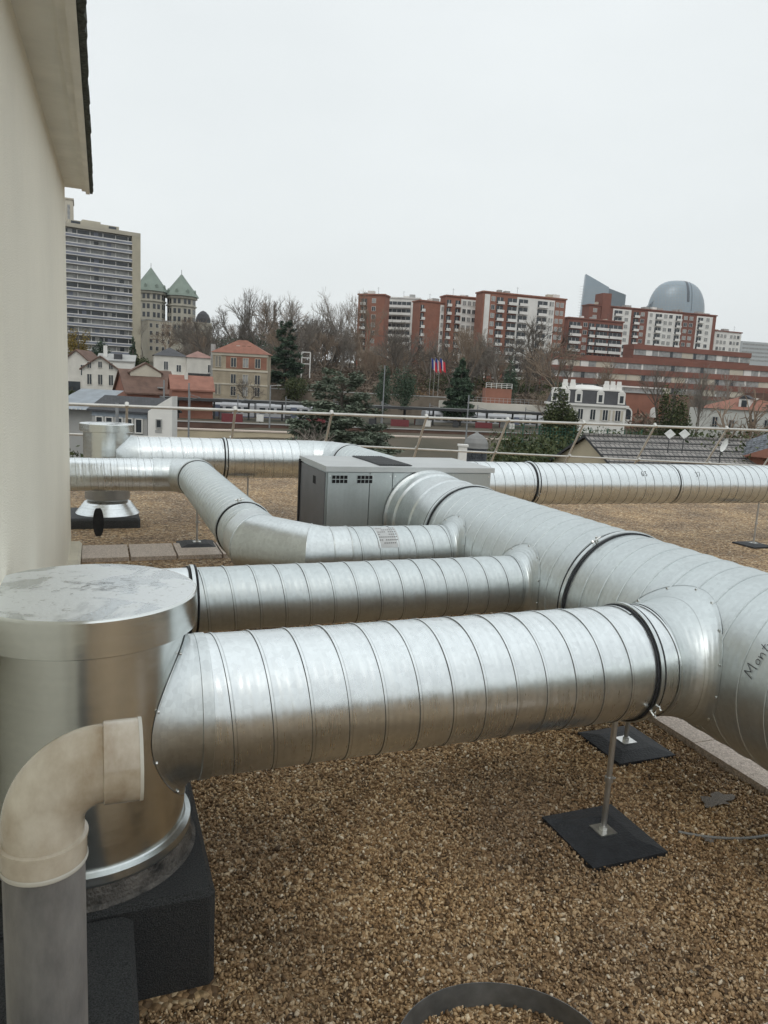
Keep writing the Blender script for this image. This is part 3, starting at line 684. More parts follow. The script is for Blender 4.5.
# ================================================================== AIR UNIT
AX0, AX1, AY0, AY1, AZ0, AZ1 = 1.86, 3.50, 6.2, 7.1, .18, 1.30
au = empty('air_handling_unit', (AX0, AY0, 0), 0, 'grey metal ventilation unit with two vent grids between the ducts', 'ventilation unit')
AP = G_GREY; w, dp = AX1-AX0, AY1-AY0
mb = MB(); mb.box(0, w, .02, dp, AZ0, AZ1); mb.build('casing', AP, au)
mb = MB(); mb.box(-.012, w+.02, -.02, dp+.02, AZ1-.045, AZ1-.0)
mb.add([(-.012, -.02, AZ1), (w+.02, -.02, AZ1), (w+.02, dp+.02, AZ1), (-.012, dp+.02, AZ1), (-.012, dp*.5, AZ1+.003), (w+.02, dp*.5, AZ1+.003)], [(0, 1, 5, 4), (4, 5, 2, 3), (0, 4, 3), (1, 2, 5)])
mb.build('roof_cover', mat('unit_roof_sheet', (.48, .50, .50), .42, .35, .08, 3), au)
def panel(x0, x1, z0, z1, screws=True):
    mb = MB(); mb.box(x0, x1, -.001, .018, z0, z1, 0)
    for x in (x0+.02, x1-.02):
        for z in (z0+.03, (z0+z1)/2, z1-.03): mb.cyl((x, -.005, z), (x, 0, z), .007, n=8, mi=1)
    mb.build('panel', [AP, BOLT], au)
panel(.012, .40, AZ0+.01, AZ1-.055); panel(.408, .62, AZ0+.01, AZ1-.055); panel(.628, w-.01, AZ0+.01, AZ1-.055)
BLACKV = mat('vent_dark', (.008, .008, .009), .9)
for vx in (.05, .285):
    mb = MB()
    mb.box(vx-.006, vx+.150, -.004, -.002, AZ1-.155, AZ1-.07, 0)
    for i in range(4):
        for j in range(2):
            mb.box(vx+i*.037, vx+i*.037+.03, -.0075, -.0045, AZ1-.148+j*.037, AZ1-.148+j*.037+.03, 1)
    mb.build('vent_grid', [AP, BLACKV], au)
mb = MB(); mb.box(-.008, -.001, .03, .88, AZ0+.02, AZ1-.06, 0); mb.build('side_panel', mat('unit_side_shade', (.17, .17, .175), .5, .4, .12, 4), au)  # darker than the casing: the shade on this side is painted in
mb = MB(); mb.box(-.012, -.009, .32, .40, AZ1-.2, AZ1-.13); mb.build('handle_recess', BLACKV, au)
mb = MB(); mb.box(-.02, .01, dp-.04, dp+.01, AZ0, AZ1-.03); mb.build('corner_strip', BLACKV, au)
mb = MB()
mb.box(.52, .84, .07, dp-.03, AZ1+.004, AZ1+.010, 0)
for i in range(12): mb.box(.53+i*.026, .54+i*.026, .08, dp-.04, AZ1+.010, AZ1+.015, 1)
mb.build('roof_grille', [mat('grille_dark', (.05, .055, .06), .6, .3), mat('grille_bar', (.09, .095, .1), .5, .4)], au)
for x in (.1, w-.1):
    mb = MB(); mb.box(x-.06, x+.06, .05, dp-.05, 0, AZ0); mb.build('foot', RUBBER, au)
# ================================================================== WALL with eave
WX, WY0, WY1 = -.312, 2.9, 9.0
WALLM = mat('cream_render', (.83, .79, .675), .92, 0, .06, .7, .35, 130)
WY0 = -6.0
wl = empty('rendered_wall', (WX, WY0, 0), 0, 'cream rendered gable wall with overhanging eave at the left edge', 'wall')
def zs(y): return 3.56+(y-4.8)*.09
mb = MB(); y0, y1 = 0, WY1-WY0
mb.add([(-6, y0, -.3), (0, y0, -.3), (0, y1, -.3), (-6, y1, -.3), (-6, y0, zs(WY0)+.1), (0, y0, zs(WY0)+.1), (0, y1, zs(WY1)+.1), (-6, y1, zs(WY1)+.1)],
       [(0, 3, 2, 1), (4, 5, 6, 7), (0, 1, 5, 4), (1, 2, 6, 5), (2, 3, 7, 6), (3, 0, 4, 7)]); mb.build('wall', WALLM, wl)
EX = -.045-WX
SOFF = mat('soffit_paint', (.80, .78, .70), .8, 0, .1, 2)
def sl_box(mb, x0, x1, dz0, dz1, ya=-4.0, yb=WY1+.12, mi=0):
    v = []
    for y in (ya, yb):
        v += [(x0, y-WY0, zs(y)+dz0), (x1, y-WY0, zs(y)+dz0), (x1, y-WY0, zs(y)+dz1), (x0, y-WY0, zs(y)+dz1)]
    mb.add(v, [(0, 1, 2, 3), (7, 6, 5, 4), (0, 4, 5, 1), (1, 5, 6, 2), (2, 6, 7, 3), (3, 7, 4, 0)], mi)
mb = MB(); sl_box(mb, -6, EX-.10, 0, .06); mb.build('soffit', SOFF, wl)
mb = MB(); sl_box(mb, EX-.10, EX-.06, -.02, .07); sl_box(mb, EX-.06, EX-.02, -.045, .09); mb.build('fascia', mat('fascia_paint', (.78, .75, .67), .75, 0, .1, 3), wl)
mb = MB(); v = []
ny = 130
for j in range(ny+1):
    y = -4+j*(WY1+.17+4)/ny
    jit = random.uniform(-.006, .008)
    v += [(-6, y-WY0, zs(y)+.12), (EX-.05, y-WY0, zs(y)+.12), (EX-.018, y-WY0, zs(y)-.03), (EX+.012+jit, y-WY0, zs(y)-.025+random.uniform(-.01, .01)), (EX+.006+jit, y-WY0, zs(y)+.07+random.uniform(-.01, .02)), (-6, y-WY0, zs(y)+3.2)]
fs = []
for j in range(ny):
    for k in range(6): fs.append((j*6+k, j*6+(k+1) % 6, (j+1)*6+(k+1) % 6, (j+1)*6+k))
fs += [(0, 1, 2, 3, 4, 5), tuple(ny*6+k for k in (5, 4, 3, 2, 1, 0))]
mb.add(v, fs); mb.build('roof_covering', mat('mossy_roof', (.035, .038, .032), .95, 0, .5, 40, 1, 60, col2=(.09, .1, .08)), wl)
mb = MB(); mb.prism([(0, -.003), (.115, -.003), (.115, .06), (.09, .085), (0, .085)], 9.6, 15.0); mb.v = [(p[0], p[1], p[2]) for p in mb.v]; mb.build('plinth', mat('plinth_render', (.58, .54, .44), .85, 0, .15, 3), wl)
# ================================================================== GUARD RAIL
gr = empty('guard_rail', (6, 12.8, 0), 0, 'grey metal guard rail with leaning posts along the roof edge', 'railing')
def zm(x): return .99-.0285*(x-2.1) if x > 2.1 else .99
mb = MB(); mb.cyl((-7, -.2, 1.50), (10, -.2, 1.50), .026, n=16); mb.build('top_rail', PAINT_RAIL, gr)
mb = MB(); mb.cyl((-7, .2, .99+.02), (-3.9, .2, .97), .02, n=12); mb.cyl((-3.9, .2, .97), (10, .2, .62), .02, n=12); mb.build('mid_rail', PAINT_RAIL, gr)
for x in (-1.45, .42, 2.14, 3.83, 5.66, 7.38, 9.14, 10.93, 12.9, 14.7):
    mb = MB(); mb.cyl((x-6, .72, -.02), (x-6, -.2, 1.52), .021, n=12); mb.cyl((x-6, -.23, 1.49), (x-6, -.17, 1.55), .034, n=10); mb.cyl((x-6, .2+.04, zm(x)-.02), (x-6, .17, zm(x)+.04), .028, n=10)
    mb.build('post', PAINT_RAIL, gr)
mb = MB(); mb.box(-6, 24, 15.95, 16.2, -.001, .2); o = mb.build('parapet', mat('parapet_conc', (.3, .29, .27), .9)); tag(o, 'low concrete parapet along the roof edge behind the rail', 'parapet')
mb = MB(); mb.box(-5.9, 23.9, -4.9, 16.1, -8.5, -.352); o = mb.build('building_below', WALLM); tag(o, 'building carrying the gravel roof', 'building')
# ================================================================== BACKGROUND
TK = [(-50, -8.5), (60, -8.2), (85, -7), (100, -4.2), (140, -4), (160, -3.4), (190, -1), (240, 3), (300, 8), (420, 15), (700, 20), (1300, 5), (7000, 0)]
def tz(x, y):
    d = x*sin(yw)+y*cos(yw)
    for (a, za), (b, zb) in zip(TK, TK[1:]):
        if d <= b:
            u = max(0, (d-a)/(b-a)); return za+(zb-za)*u*u*(3-2*u) if False else za+(zb-za)*u
    return 0
def grid(name, xs, ys, mt, dz=0):
    v = [(x, y, tz(x, y)+dz) for y in ys for x in xs]; n = len(xs)
    fs = [(j*n+i, j*n+i+1, (j+1)*n+i+1, (j+1)*n+i) for j in range(len(ys)-1) for i in range(n-1)]
    mb = MB(); mb.add(v, fs, 0, True); return mb.build(name, mt)
GRASS = mat('hill_ground', (.075, .075, .045), .95, 0, .4, .08, 0, 1, col2=(.11, .085, .06))
xs = [-2400, -1200]+list(range(-600, 1100, 20))+[1500, 2600]; ys = [-600, -100]+list(range(-40, 620, 10))+[700, 900, 1300, 2400]
tag(grid('ground', xs, ys, GRASS), kind='structure')
# --- shared background materials
BRICK = mat('red_brick', (.27, .122, .085), .9, 0, .14, .4)
BRICK_D = mat('brown_red_brick', (.205, .088, .066), .9, 0, .18, .15)
WHITE = mat('white_facade', (.70, .69, .66), .85, 0, .1, .3)
CREAM = mat('cream_facade', (.50, .46, .38), .85, 0, .12, .3)
OFFW = mat('offwhite_stucco', (.62, .60, .55), .85, 0, .12, .5)
GREYC = mat('grey_concrete', (.36, .36, .35), .9, 0, .12, .3)
BLUEG = mat('blue_grey_panel', (.19, .205, .255), .6, 0, .2, .4)
GLASS = mat('window_glass', (.035, .042, .05), .15, 0, .5, .6)
GLASS2 = mat('pale_curtained_glass', (.33, .34, .34), .35, 0, .5, .9, col2=(.4, .4, .39))
SLATE = mat('slate_roof', (.055, .056, .062), .7, 0, .25, 1)
RTILE = mat('orange_tile_roof', (.27, .125, .09), .85, 0, .2, .8)
BTILE = mat('brown_tile_roof', (.14, .085, .065), .85, 0, .25, .8)
OCHRE = mat('ochre_wall', (.50, .43, .31), .9, 0, .12, .3)
DARKM = mat('dark_metal', (.05, .052, .055), .6, .2, .2, 1)
COPPER = mat('green_grey_roof', (.19, .235, .20), .7, 0, .15, .2)
STONE = mat('buff_stone', (.34, .29, .215), .9, 0, .2, .6)
TRUNK = mat('bark', (.10, .085, .07), .95, 0, .3, 2)
_cache = {}
def winmesh(w, h, fm, gm, fr=.08, bars=1):
    k = (round(w, 2), round(h, 2), fm.name, gm.name, bars)
    if k not in _cache:
        mb = MB(); mb.box(-w/2, w/2, -.02, .06, 0, h, 1)
        mb.box(-w/2-fr, -w/2, -.08, .05, -fr, h+fr, 0); mb.box(w/2, w/2+fr, -.08, .05, -fr, h+fr, 0)
        mb.box(-w/2, w/2, -.08, .05, h, h+fr, 0); mb.box(-w/2, w/2, -.12, .05, -fr, 0, 0)
        for b in range(bars):
            x = -w/2+(b+1)*w/(bars+1); mb.box(x-.035, x+.035, -.05, -.021, 0, h, 0)
        o = mb.build('window', [fm, gm]); _cache[k] = o.data; bpy.data.objects.remove(o)
    return _cache[k]
class Bld:
    def __init__(s, name, label, cat, x1, d1, x2, d2, ytop, ybot, depth, group=None):
        A = at(x1, ytop, d1); B = at(x2, ytop, d2); C_ = at(x1, ybot, d1)
        s.W = Vector((B.x-A.x, B.y-A.y)).length; s.z0 = min(C_.z, tz(A.x, A.y), tz(B.x, B.y))-1.0; s.H = A.z-s.z0; s.D = depth
        s.e = empty(name, (A.x, A.y, s.z0), atan2(B.y-A.y, B.x-A.x), label, cat, group); s.base = C_.z-s.z0; s.nw = 0
        s.sc = d1/F
    def box(s, name, x0, x1, y0, y1, z0, z1, mt, parent=None):
        mb = MB(); mb.box(x0, x1, y0, y1, z0, z1); return mb.build(name, mt, parent or s.e)
    def boxes(s, name, L, mt):
        mb = MB()
        for b in L: mb.box(*b)
        return mb.build(name, mt, s.e)
    def wall(s, mt, top=None): return s.box('wall', 0, s.W, 0, s.D, 0, top or s.H, mt)
    def win(s, u, z, w, h, fm=None, gm=None, y=0, bars=1, name='window'):
        me = winmesh(w, h, fm or WHITE, gm or GLASS, bars=bars)
        o = bpy.data.objects.new(name, me); COL.objects.link(o); o.parent = s.e; o.location = (u, y-.03, z); s.nw += 1; return o
    def gable(s, mt, rise, over=.4, top=None, axis='y', name='roof', x0=0, x1=None, D=None, y0=0):
        z = top if top is not None else s.H; x1 = x1 if x1 is not None else s.W; D = D or s.D; mb = MB()
        if axis == 'y':   # gable end faces the camera
            xm = (x0+x1)/2; k = rise/((x1-x0)/2)
            P = [(x0-over, z-over*k), (xm, z+rise), (x1+over, z-over*k), (x1+over, z-over*k+.25), (xm, z+rise+.28), (x0-over, z-over*k+.25)]
            mb.prism(P, y0-over, y0+D+over)
        else:
            ym = D/2; k = rise/ym
            P = [(y0-over, z-over*k), (y0+ym, z+rise), (y0+D+over, z-over*k), (y0+D+over, z-over*k+.25), (y0+ym, z+rise+.28), (y0-over, z-over*k+.25)]
            mb.prism(P, x0-over, x1+over, axis='x')
        r = mb.build(name, mt, s.e); mb = MB()
        if axis == 'y': mb.prism([(x0, z), (x1, z), ((x0+x1)/2, z+rise)], y0, y0+D)
        else: mb.prism([(y0, z), (y0+D, z), (y0+D/2, z+rise)], x0, x1, axis='x')
        return r, mb
    def hip(s, mt, rise, over=.4, top=None, inset=None, x0=0, x1=None, name='roof'):
        z = top if top is not None else s.H; x1 = x1 if x1 is not None else s.W; D = s.D; i = inset if inset is not None else D/2
        i = min(i, (x1-x0)/2-.05)
        v = [(x0-over, -over, z), (x1+over, -over, z), (x1+over, D+over, z), (x0-over, D+over, z), (x0+i, D/2, z+rise), (x1-i, D/2, z+rise)]
        mb = MB(); mb.add(v, [(0, 1, 5, 4), (1, 2, 5), (2, 3, 4, 5), (3, 0, 4), (0, 3, 2, 1)]); return mb.build(name, mt, s.e)
def slab_block(name, label, cat, x1, d1, x2, d2, yt, yb, depth, mt, cols, nf=None, group=None, parapet=None, fh=2.9):
    """block of flats: cols = list of (u0,u1,kind) in 0..1 of the width"""
    b = Bld(name, label, cat, x1+1.5, d1, x2, d2, yt, yb, 6, group); b.wall(mt)
    if nf is None: nf = max(1, int((b.H-b.base*0-1)/fh))
    ztop = b.H-.8
    for (u0, u1, kind) in cols:
        X0, X1 = u0*b.W, u1*b.W; w = X1-X0
        if kind[0] == 'P':     # plain coloured panel strip
            b.box('facade_panel', X0, X1, -.18, -.003, max(0, ztop-nf*fh), ztop+.2, {'w': WHITE, 'r': BRICK, 'g': GREYC, 'b': BLUEG}[kind[1]])
        for k in range(nf):
            z = ztop-(k+1)*fh
            if z < 0: break
            if kind[0] == 'W':     # windows, n per floor
                n = int(kind[1]); g = [GLASS, GLASS2][(k*7+int(X0*3)) % 3 == 0]
                for i in range(n):
                    if b.nw < 96: b.win(X0+(i+.5)*w/n, z+1.0, min(1.7, w/n*.66), 1.5, WHITE, g if random.random() < .45 else GLASS2, y=-(.2 if 'p' in kind else 0))
            elif kind[0] == 'B':   # balcony: recessed glazing strip + slab with parapet
                y_ = -.2
                if 'p' not in kind: y_ = 0
                o = b.box('balcony_glazing', X0+.05, X1-.05, y_-.10, y_-.004, z+.3, z+2.45, GLASS)
                for i in range(1, max(2, int(w/1.6))):
                    xx = X0+i*w/max(2, int(w/1.6)); 
                    b.box('mullion', xx-.06, xx+.06, -.05, -.001, 0, 2.1, WHITE, o).location = (0, y_-.10, z+.32) if False else (0, y_-.1, z+.32)
                q = MB(); q.box(X0, X1, y_-1.3, y_-.11, z, z+.16); q.box(X0, X1, y_-1.3, y_-1.2, z+.16, z+1.0)
                q.build('balcony', {'w': WHITE, 'g': GREYC, 'b': BLUEG}.get(kind[-1], WHITE), b.e)
    b.box('roof', -.3, b.W+.3, -.35, b.D+.3, b.H+.002, b.H+.5, parapet or mt)
    for i in range(max(2, int(b.W/7))):
        x = random.uniform(.5, b.W-3.5); w = random.uniform(.8, 3); b.box('roof_housing', x, x+w, 1.5+.3*i, 3.5+.25*i, b.H+.51, b.H+random.uniform(1.1, 2.0), [GREYC, WHITE, CREAM][i % 3])
    q = MB(); x = random.uniform(2, b.W-2); q.cyl((x, 2, b.H), (x, 2, b.H+3.2), .05, n=5); q.cyl((x-.6, 2, b.H+2.8), (x+.6, 2, b.H+2.8), .03, n=4); q.build('aerial', DARKM, b.e)
    return b
# ---- tower at left
b = Bld('tower_block', 'tall grey apartment tower with blue grey balcony bands at the left', 'tower block', 60, 250, 131, 262, 226, 350, 16)
b.wall(GREYC); fh = 2.95
b.boxes('end_wall', [(b.W, b.W+2.9, -1.6, b.D, 0, b.H+.6)], mat('buff_concrete', (.42, .385, .30), .9, 0, .1, .3))
b.boxes('roof', [(-1, b.W+2.9, -1.65, b.D, b.H, b.H+1.3), (3, 20, 3, 10, b.H+1.3, b.H+3.2), (8, 14, 4, 9, b.H+3.2, b.H+4)], mat('buff_concrete_roof', (.42, .39, .32), .9, 0, .1, .3))
b.boxes('roof_vent', [(4, 7, 2.8, 3, b.H+1.6, b.H+2.9), (16.5, 19, 2.8, 3, b.H+1.6, b.H+2.9)], GLASS)
k = 0
while b.H-(k+1)*fh > 1:
    z = b.H-(k+1)*fh
    g = b.box('balcony_glazing', 0, b.W, -.12, -.004, z+.9, z+2.6, GLASS2 if k % 3 else GLASS)
    for i in range(11):
        x = (i+.5)*b.W/11
        if i % 2 == 0: b.box('mullion', x-.12, x+.12, -.03, -.001, 0, 1.7, WHITE, g).location = (0, -.12, z+.9)
        elif random.random() < .6: b.box('shutter', x-.9, x+.6, -.02, -.001, 0, 1.6, [GREYC, GLASS, BLUEG][random.randrange(3)], g).location = (0, -.12, z+.95)
    q = MB(); q.box(0, b.W, -1.5, -.13, z-.1, z+.12, 0); q.box(0, b.W, -1.5, -1.4, z+.12, z+.8, 1); q.box(0, b.W, -1.52, -1.38, z+.81, z+1.08, 0)
    q.build('balcony', [WHITE, BLUEG], b.e); k += 1
b2_ = Bld('tower_block', 'narrow cream building top showing just beyond the wall edge', 'tower block', 50, 300, 73, 303, 197, 350, 12)
b2_.wall(CREAM); b2_.boxes('roof', [(-.3, b2_.W+.3, -.3, 12, b2_.H, b2_.H+.6)], CREAM); b2_.boxes('stair_window', [(b2_.W-2.2, b2_.W-1.2, -.05, -.004, b2_.H-8, b2_.H-2)], GLASS2)
# ---- pyramid-roofed towers
def pyr(px, yap, yc, w2, d, yb, label):
    A = at(px, yc, d); ap = at(px, yap, d); r = w2*d/F; z0 = tz(A.x, A.y)-1
    e = empty('pavilion_tower', (A.x, A.y, z0), .35, label, 'tower', 'twin towers with green pointed roofs'); H = A.z-z0; hr = ap.z-A.z
    def poly(r, z, n=8): return [(r*cos(2*pi*(i+.5)/n), r*sin(2*pi*(i+.5)/n), z) for i in range(n)]
    def loft(name, prof, mt, smooth=False):
        mb = MB(); v = []
        for rr, z in prof: v += poly(rr, z)
        mb.add(v, [(k*8+i, k*8+(i+1) % 8, (k+1)*8+(i+1) % 8, (k+1)*8+i) for k in range(len(prof)-1) for i in range(8)]+[tuple(range(len(v)-8, len(v)))])
        return mb.build(name, mt, e)
    loft('wall', [(r*.86, 0), (r*.86, H)], STONE_P); loft('roof', [(r*1.08, H), (r*1.0, H+hr*.1), (r*.04, H+hr), (.02, H+hr*1.03)], COPPER)
    loft('cornice', [(r*.86, H-1.2), (r*.97, H-1.0), (r*.97, H-.1)], STONE_P); loft('cornice', [(r*.87, H-4.6), (r*.94, H-4.4), (r*.94, H-3.9)], STONE_P)
    for k in range(4):
        for i in range(8):
            a = 2*pi*i/8; rr = r*.86*cos(pi/8)
            for s_ in (-1, 1):
                mb = MB(); mb.box(-.62, .62, -.08, .02, 0, 2.1, 0); o = mb.build('window', GLASS, e)
                o.location = (rr*cos(a)-sin(a)*s_*r*.14, rr*sin(a)+cos(a)*s_*r*.14, H-4-k*3.6+(.6 if k == 0 else 0)); o.rotation_euler = (0, 0, a+pi/2)
    for i in range(8):
        a = 2*pi*i/8; mb = MB(); mb.prism([(-.6, 0), (.6, 0), (.6, 1), (0, 1.7), (-.6, 1)], -.5, .8); o = mb.build('dormer', [COPPER], e); o.location = (r*.83*cos(a), r*.83*sin(a), H+hr*.14); o.rotation_euler = (0, 0, a+pi/2)
    mb = MB(); mb.cyl((0, 0, H+hr), (0, 0, H+hr+2), .1, n=6); mb.build('finial', DARKM, e)
STONE_P = mat('pale_stone', (.40, .38, .32), .9, 0, .12, .3)
pyr(151, 268.5, 292, 16, 330, 345, 'left and taller looking of the two towers with green pointed roofs'); pyr(181.5, 275, 297, 16, 335, 345, 'right one of the two towers with green pointed roofs')
b = Bld('hall_building', 'small building with grey domed roof right of the pointed towers', 'building', 196, 350, 212, 352, 322, 345, 12); b.wall(STONE_P)
mb = MB(); mb.lathe([(3.6, 0), (3.4, 2), (2.6, 4), (1.2, 5.4), (.01, 5.9)], (3.5, 5, b.H), 'z', 16); mb.build('roof', SLATE, b.e)
b = Bld('apartment_house', 'pale block with balconies below the pointed towers', 'building', 148, 285, 172, 290, 320, 352, 10); b.wall(CREAM); b.box('roof', -.2, b.W+.2, -.2, 10, b.H, b.H+.4, GREYC)
for k in range(4):
    for i in range(4): b.win((i+.5)*b.W/4, b.H-2.6-k*2.9, 1.0, 1.5)
# ---- houses at the left
b = Bld('house', 'white gabled house at the far left with dark carport below', 'house', 62, 160, 91, 160, 362, 392, 8); b.wall(OFFW); r, g = b.gable(BTILE, 2.6); g.build('gable', OFFW, b.e); b.win(b.W*.72, b.base+3.8, .9, 2.2); b.box('carport', b.W*.2, b.W*.62, -.1, .2, b.base, b.base+2.4, GLASS)
b = Bld('house', 'white gabled house with two rows of three windows', 'house', 82, 148, 118, 150, 368, 392, 8); b.wall(OFFW); r, g = b.gable(BTILE, 2.4, .5); g.build('gable', OFFW, b.e)
for i in range(3):
    b.win(b.W*(.2+.3*i), b.base+1.6, .8, 2.0, OFFW); b.win(b.W*(.2+.3*i), b.base+5.0-.2*(i != 1), .7, 1.2, OFFW)
b.box('hedge_planter', .5, b.W-.5, -.6, -.2, b.base-.2, b.base+.5, DARKM)
b = Bld('house', 'white flat fronted house with chimney between the gabled houses', 'house', 98, 170, 134, 172, 360, 394, 9); b.wall(WHITE); b.gable(GREYC, 1.4, .3, axis='x')[1].build('gable', WHITE, b.e)
for i in range(4): b.win(b.W*(.3+.2*i), b.base+4.4, 1.1, 1.5); b.win(b.W*(.3+.2*i), b.base+.8, 1.2, 1.7)
b.box('chimney', 1.0, 1.8, 2, 3, b.H, b.H+3.4, WHITE); b.box('dormer', 3.4, 5.2, .5, 2, b.H, b.H+1.6, SLATE)
b = Bld('house', 'low house with broad brown tiled roof and small gable', 'house', 127, 118, 176, 122, 392, 398, 9); b.wall(BRICK); b.gable(BTILE, 3.4, .4, axis='x')[1].build('gable', BRICK, b.e)
q = MB(); q.prism([(1.2, 0), (6.2, 0), (6.2, .6), (3.7, 2.0), (1.2, .6)], 3.0, 4.0); o = q.build('cross_gable', CREAM, b.e); o.location = (0, 0, b.H+2.6); q = MB(); q.prism([(.9, .45), (3.7, 2.05), (6.5, .45), (6.5, .65), (3.7, 2.3), (.9, .65)], 2.8, 4.4); o = q.build('cross_gable_roof', BTILE, b.e); o.location = (0, 0, b.H+2.6)
b.box('skylight', 5, 5.8, -.2, 1.0, b.H+.8, b.H+1.0, GREYC)
b = Bld('house', 'cream house with dark hipped slate roof and covered terrace', 'house', 154, 155, 187, 157, 355, 394, 9); b.wall(OFFW); b.hip(SLATE, 1.9, .3)
b.win(b.W*.36, b.H-2.9, .8, 1.7); b.win(b.W*.75, b.H-3.2, .9, 1.4); b.win(b.W*.75, b.base+1.8, 1, 1.7); b.box('awning', b.W*.4, b.W, -1.6, 0, b.base+4.0, b.base+4.15, WHITE)
b = Bld('house', 'cream house with pinkish hipped roof beside the brick villa', 'house', 187, 156, 214, 158, 357, 394, 9); b.wall(OFFW); b.hip(mat('pink_tile_roof', (.26, .15, .125), .85, 0, .2, .8), 1.5, .3); b.win(b.W*.85, b.H-3, .8, 1.6); b.box('terrace_glazing', .3, b.W-.5, -.1, .1, b.base+2.2, b.base+3.8, GLASS); b.box('canopy', 0, b.W, -1.4, .0, b.base+4, b.base+4.4, DARKM)
b = Bld('shed', 'low shed with red tiled roof in front of the cream houses', 'shed', 172, 112, 213, 114, 389, 396, 6); b.wall(BRICK); b.gable(RTILE, 1.9, .3, axis='x')[1].build('gable', BRICK, b.e); b.box('chimney', 2, 2.5, 2, 2.6, b.H+1, b.H+2.6, OFFW)
# brick villa
b = Bld('brick_villa', 'three storey stone and brick villa with orange hipped roof', 'house', 213, 142, 268, 142, 352, 396, 4); b.wall(STONE); b.hip(RTILE, 2.6, .4, inset=4.4)
b.boxes('string_course', [(-.1, b.W+.1, -.18, -.002, b.H-.5, b.H+.01), (-.1, b.W+.1, -.14, -.002, b.H-3.4, b.H-3.1), (-.1, b.W+.1, -.14, -.002, b.base+2.3, b.base+2.55)], CREAM)
b.boxes('brick_panel', [(b.W*.24, b.W*.98, -.05, -.003, b.H-2.9, b.H-.6)], BRICK_V if False else mat('pink_brick', (.27, .13, .09), .9, 0, .2, .8))
for k, z in enumerate((b.H-2.6, b.H-5.7, b.base+.3)):
    for i, u in enumerate((.38, .6, .82)): b.win(b.W*u, z, .95, 1.7, CREAM, GLASS if i != 1 else GLASS2, y=-.06)
for z in (b.H-2.7, b.base+.4):
    for u in (.07, .13): b.win(b.W*u, z, .35, 2.0, CREAM, y=-.03)
b.box('chimney', -.9, -.2, 2, 3.2, b.H-6, b.H+1.6, GREYC); b.box('chimney', .6, 1.5, 3, 3.6, b.H, b.H+2.1, BTILE) if False else None
for u in (.44, .54, .64): b.box('dormer', b.W*u-.35, b.W*u+.35, .9, 2.4, b.H+.5, b.H+1.5, [BTILE, OFFW, BTILE][int(u*10) % 3])
# ---- long near building at the left with slate roof
b = Bld('outbuilding', 'long outbuilding with dark slate roof behind the far left cowl', 'building', 92, 64, 147, 63, 409, 445, 5); b.wall(GREYC); 
q = MB(); q.prism([(-.35, -.15), (2.5, 1.05), (5.3, -.15), (5.3, 0), (2.5, 1.2), (-.35, 0)], -.3, b.W+.6, axis='x'); o = q.build('roof', tilemat('slate_courses', (.06, .062, .07), (.045, .047, .052), .3, .25), b.e); o.location = (0, 0, b.H)
for i in range(5): b.win(b.W*(.14+.18*i), b.H-1.75, .55, 1.1, WHITE, bars=0)
b.boxes('band', [(0, b.W, -.06, -.002, b.H-.55, b.H-.1)], mat('blue_band', (.27, .31, .36), .7))
e2 = Bld('gatehouse', 'white gable ended block with one small window beside the slate roof', 'building', 148, 61, 172, 61, 411, 446, 1.6); e2.wall(WHITE)
q = MB(); q.prism([(0, 0), (e2.W, 0), (e2.W, 1.3), (e2.W*.8, 1.05)], 0, 1.6); o = q.build('gable', WHITE, e2.e); o.location = (0, 0, e2.H)
e2.win(e2.W*.46, e2.H-1.3, .35, .6, GREYC, bars=0); e2.box('sign_plate', e2.W*.3, e2.W*.58, -.04, -.002, e2.H-1.75, e2.H-1.5, GREYC)
b = Bld('greenhouse', 'low glazed lean-to roof at the far left behind the rail', 'greenhouse', 60, 75, 97, 75, 408, 432, 8); b.wall(GREYC)
q = MB(); q.add([(-1, -1, 0), (b.W, -1, 0), (b.W, 8, 1.9), (-1, 8, 1.9)], [(0, 1, 2, 3)]); 
for i in range(12): x = -1+i*(b.W+1)/11; q.box(x-.05, x+.05, -1.05, -.9, -.02, .1, 1)
o = q.build('roof', [mat('glass_roof', (.16, .19, .22), .3, 0, .3, 1), WHITE], b.e); o.location = (0, 0, b.H)
# ---- red brick blocks on the hill
slab_block('apartment_block', 'narrow red brick block behind bare trees left of the white block', 'apartment block', 357, 275, 385, 272, 295, 372, 12, BRICK, [(.12, .34, 'Bw'), (.5, .7, 'W1')], group=None)
slab_block('apartment_block', 'white block with long balconies between red brick blocks', 'apartment block', 386, 300, 420, 298, 298, 370, 14, WHITE, [(.02, .74, 'Bw'), (.8, .97, 'W1')])
slab_block('apartment_block', 'red brick block with blank upper wall right of the white block', 'apartment block', 419, 268, 445, 272, 301, 378, 12, BRICK, [(.02, .16, 'Bw'), (.82, 1, 'Pw'), (.84, .97, 'W1p')])
slab_block('apartment_block', 'brick block with white central facade behind the flags', 'apartment block', 445, 270, 482, 274, 296, 385, 13, BRICK, [(.02, .14, 'Bw'), (.26, .40, 'Bw'), (.42, .86, 'Pw'), (.44, .86, 'W3p'), (.87, .97, 'Bpw')])
slab_block('apartment_block', 'largest brick block with wide white balcony facade in the centre', 'apartment block', 482, 262, 567, 272, 292, 372, 14, BRICK, [(.02, .08, 'Pw'), (.09, .15, 'W1'), (.16, .24, 'Bw'), (.29, .40, 'Bw'), (.40, .86, 'Pw'), (.42, .53, 'Bpw'), (.65, .77, 'Bpw'), (.79, .85, 'W2p'), (.87, .98, 'W2')])
slab_block('apartment_block', 'lower brown brick block with wide balconies below the red chimney', 'apartment block', 567, 285, 624, 292, 318, 352, 12, BRICK_D, [(.02, .22, 'Bw'), (.26, .36, 'W1'), (.37, .47, 'Bw'), (.5, .72, 'Bw'), (.74, .98, 'Bw')])
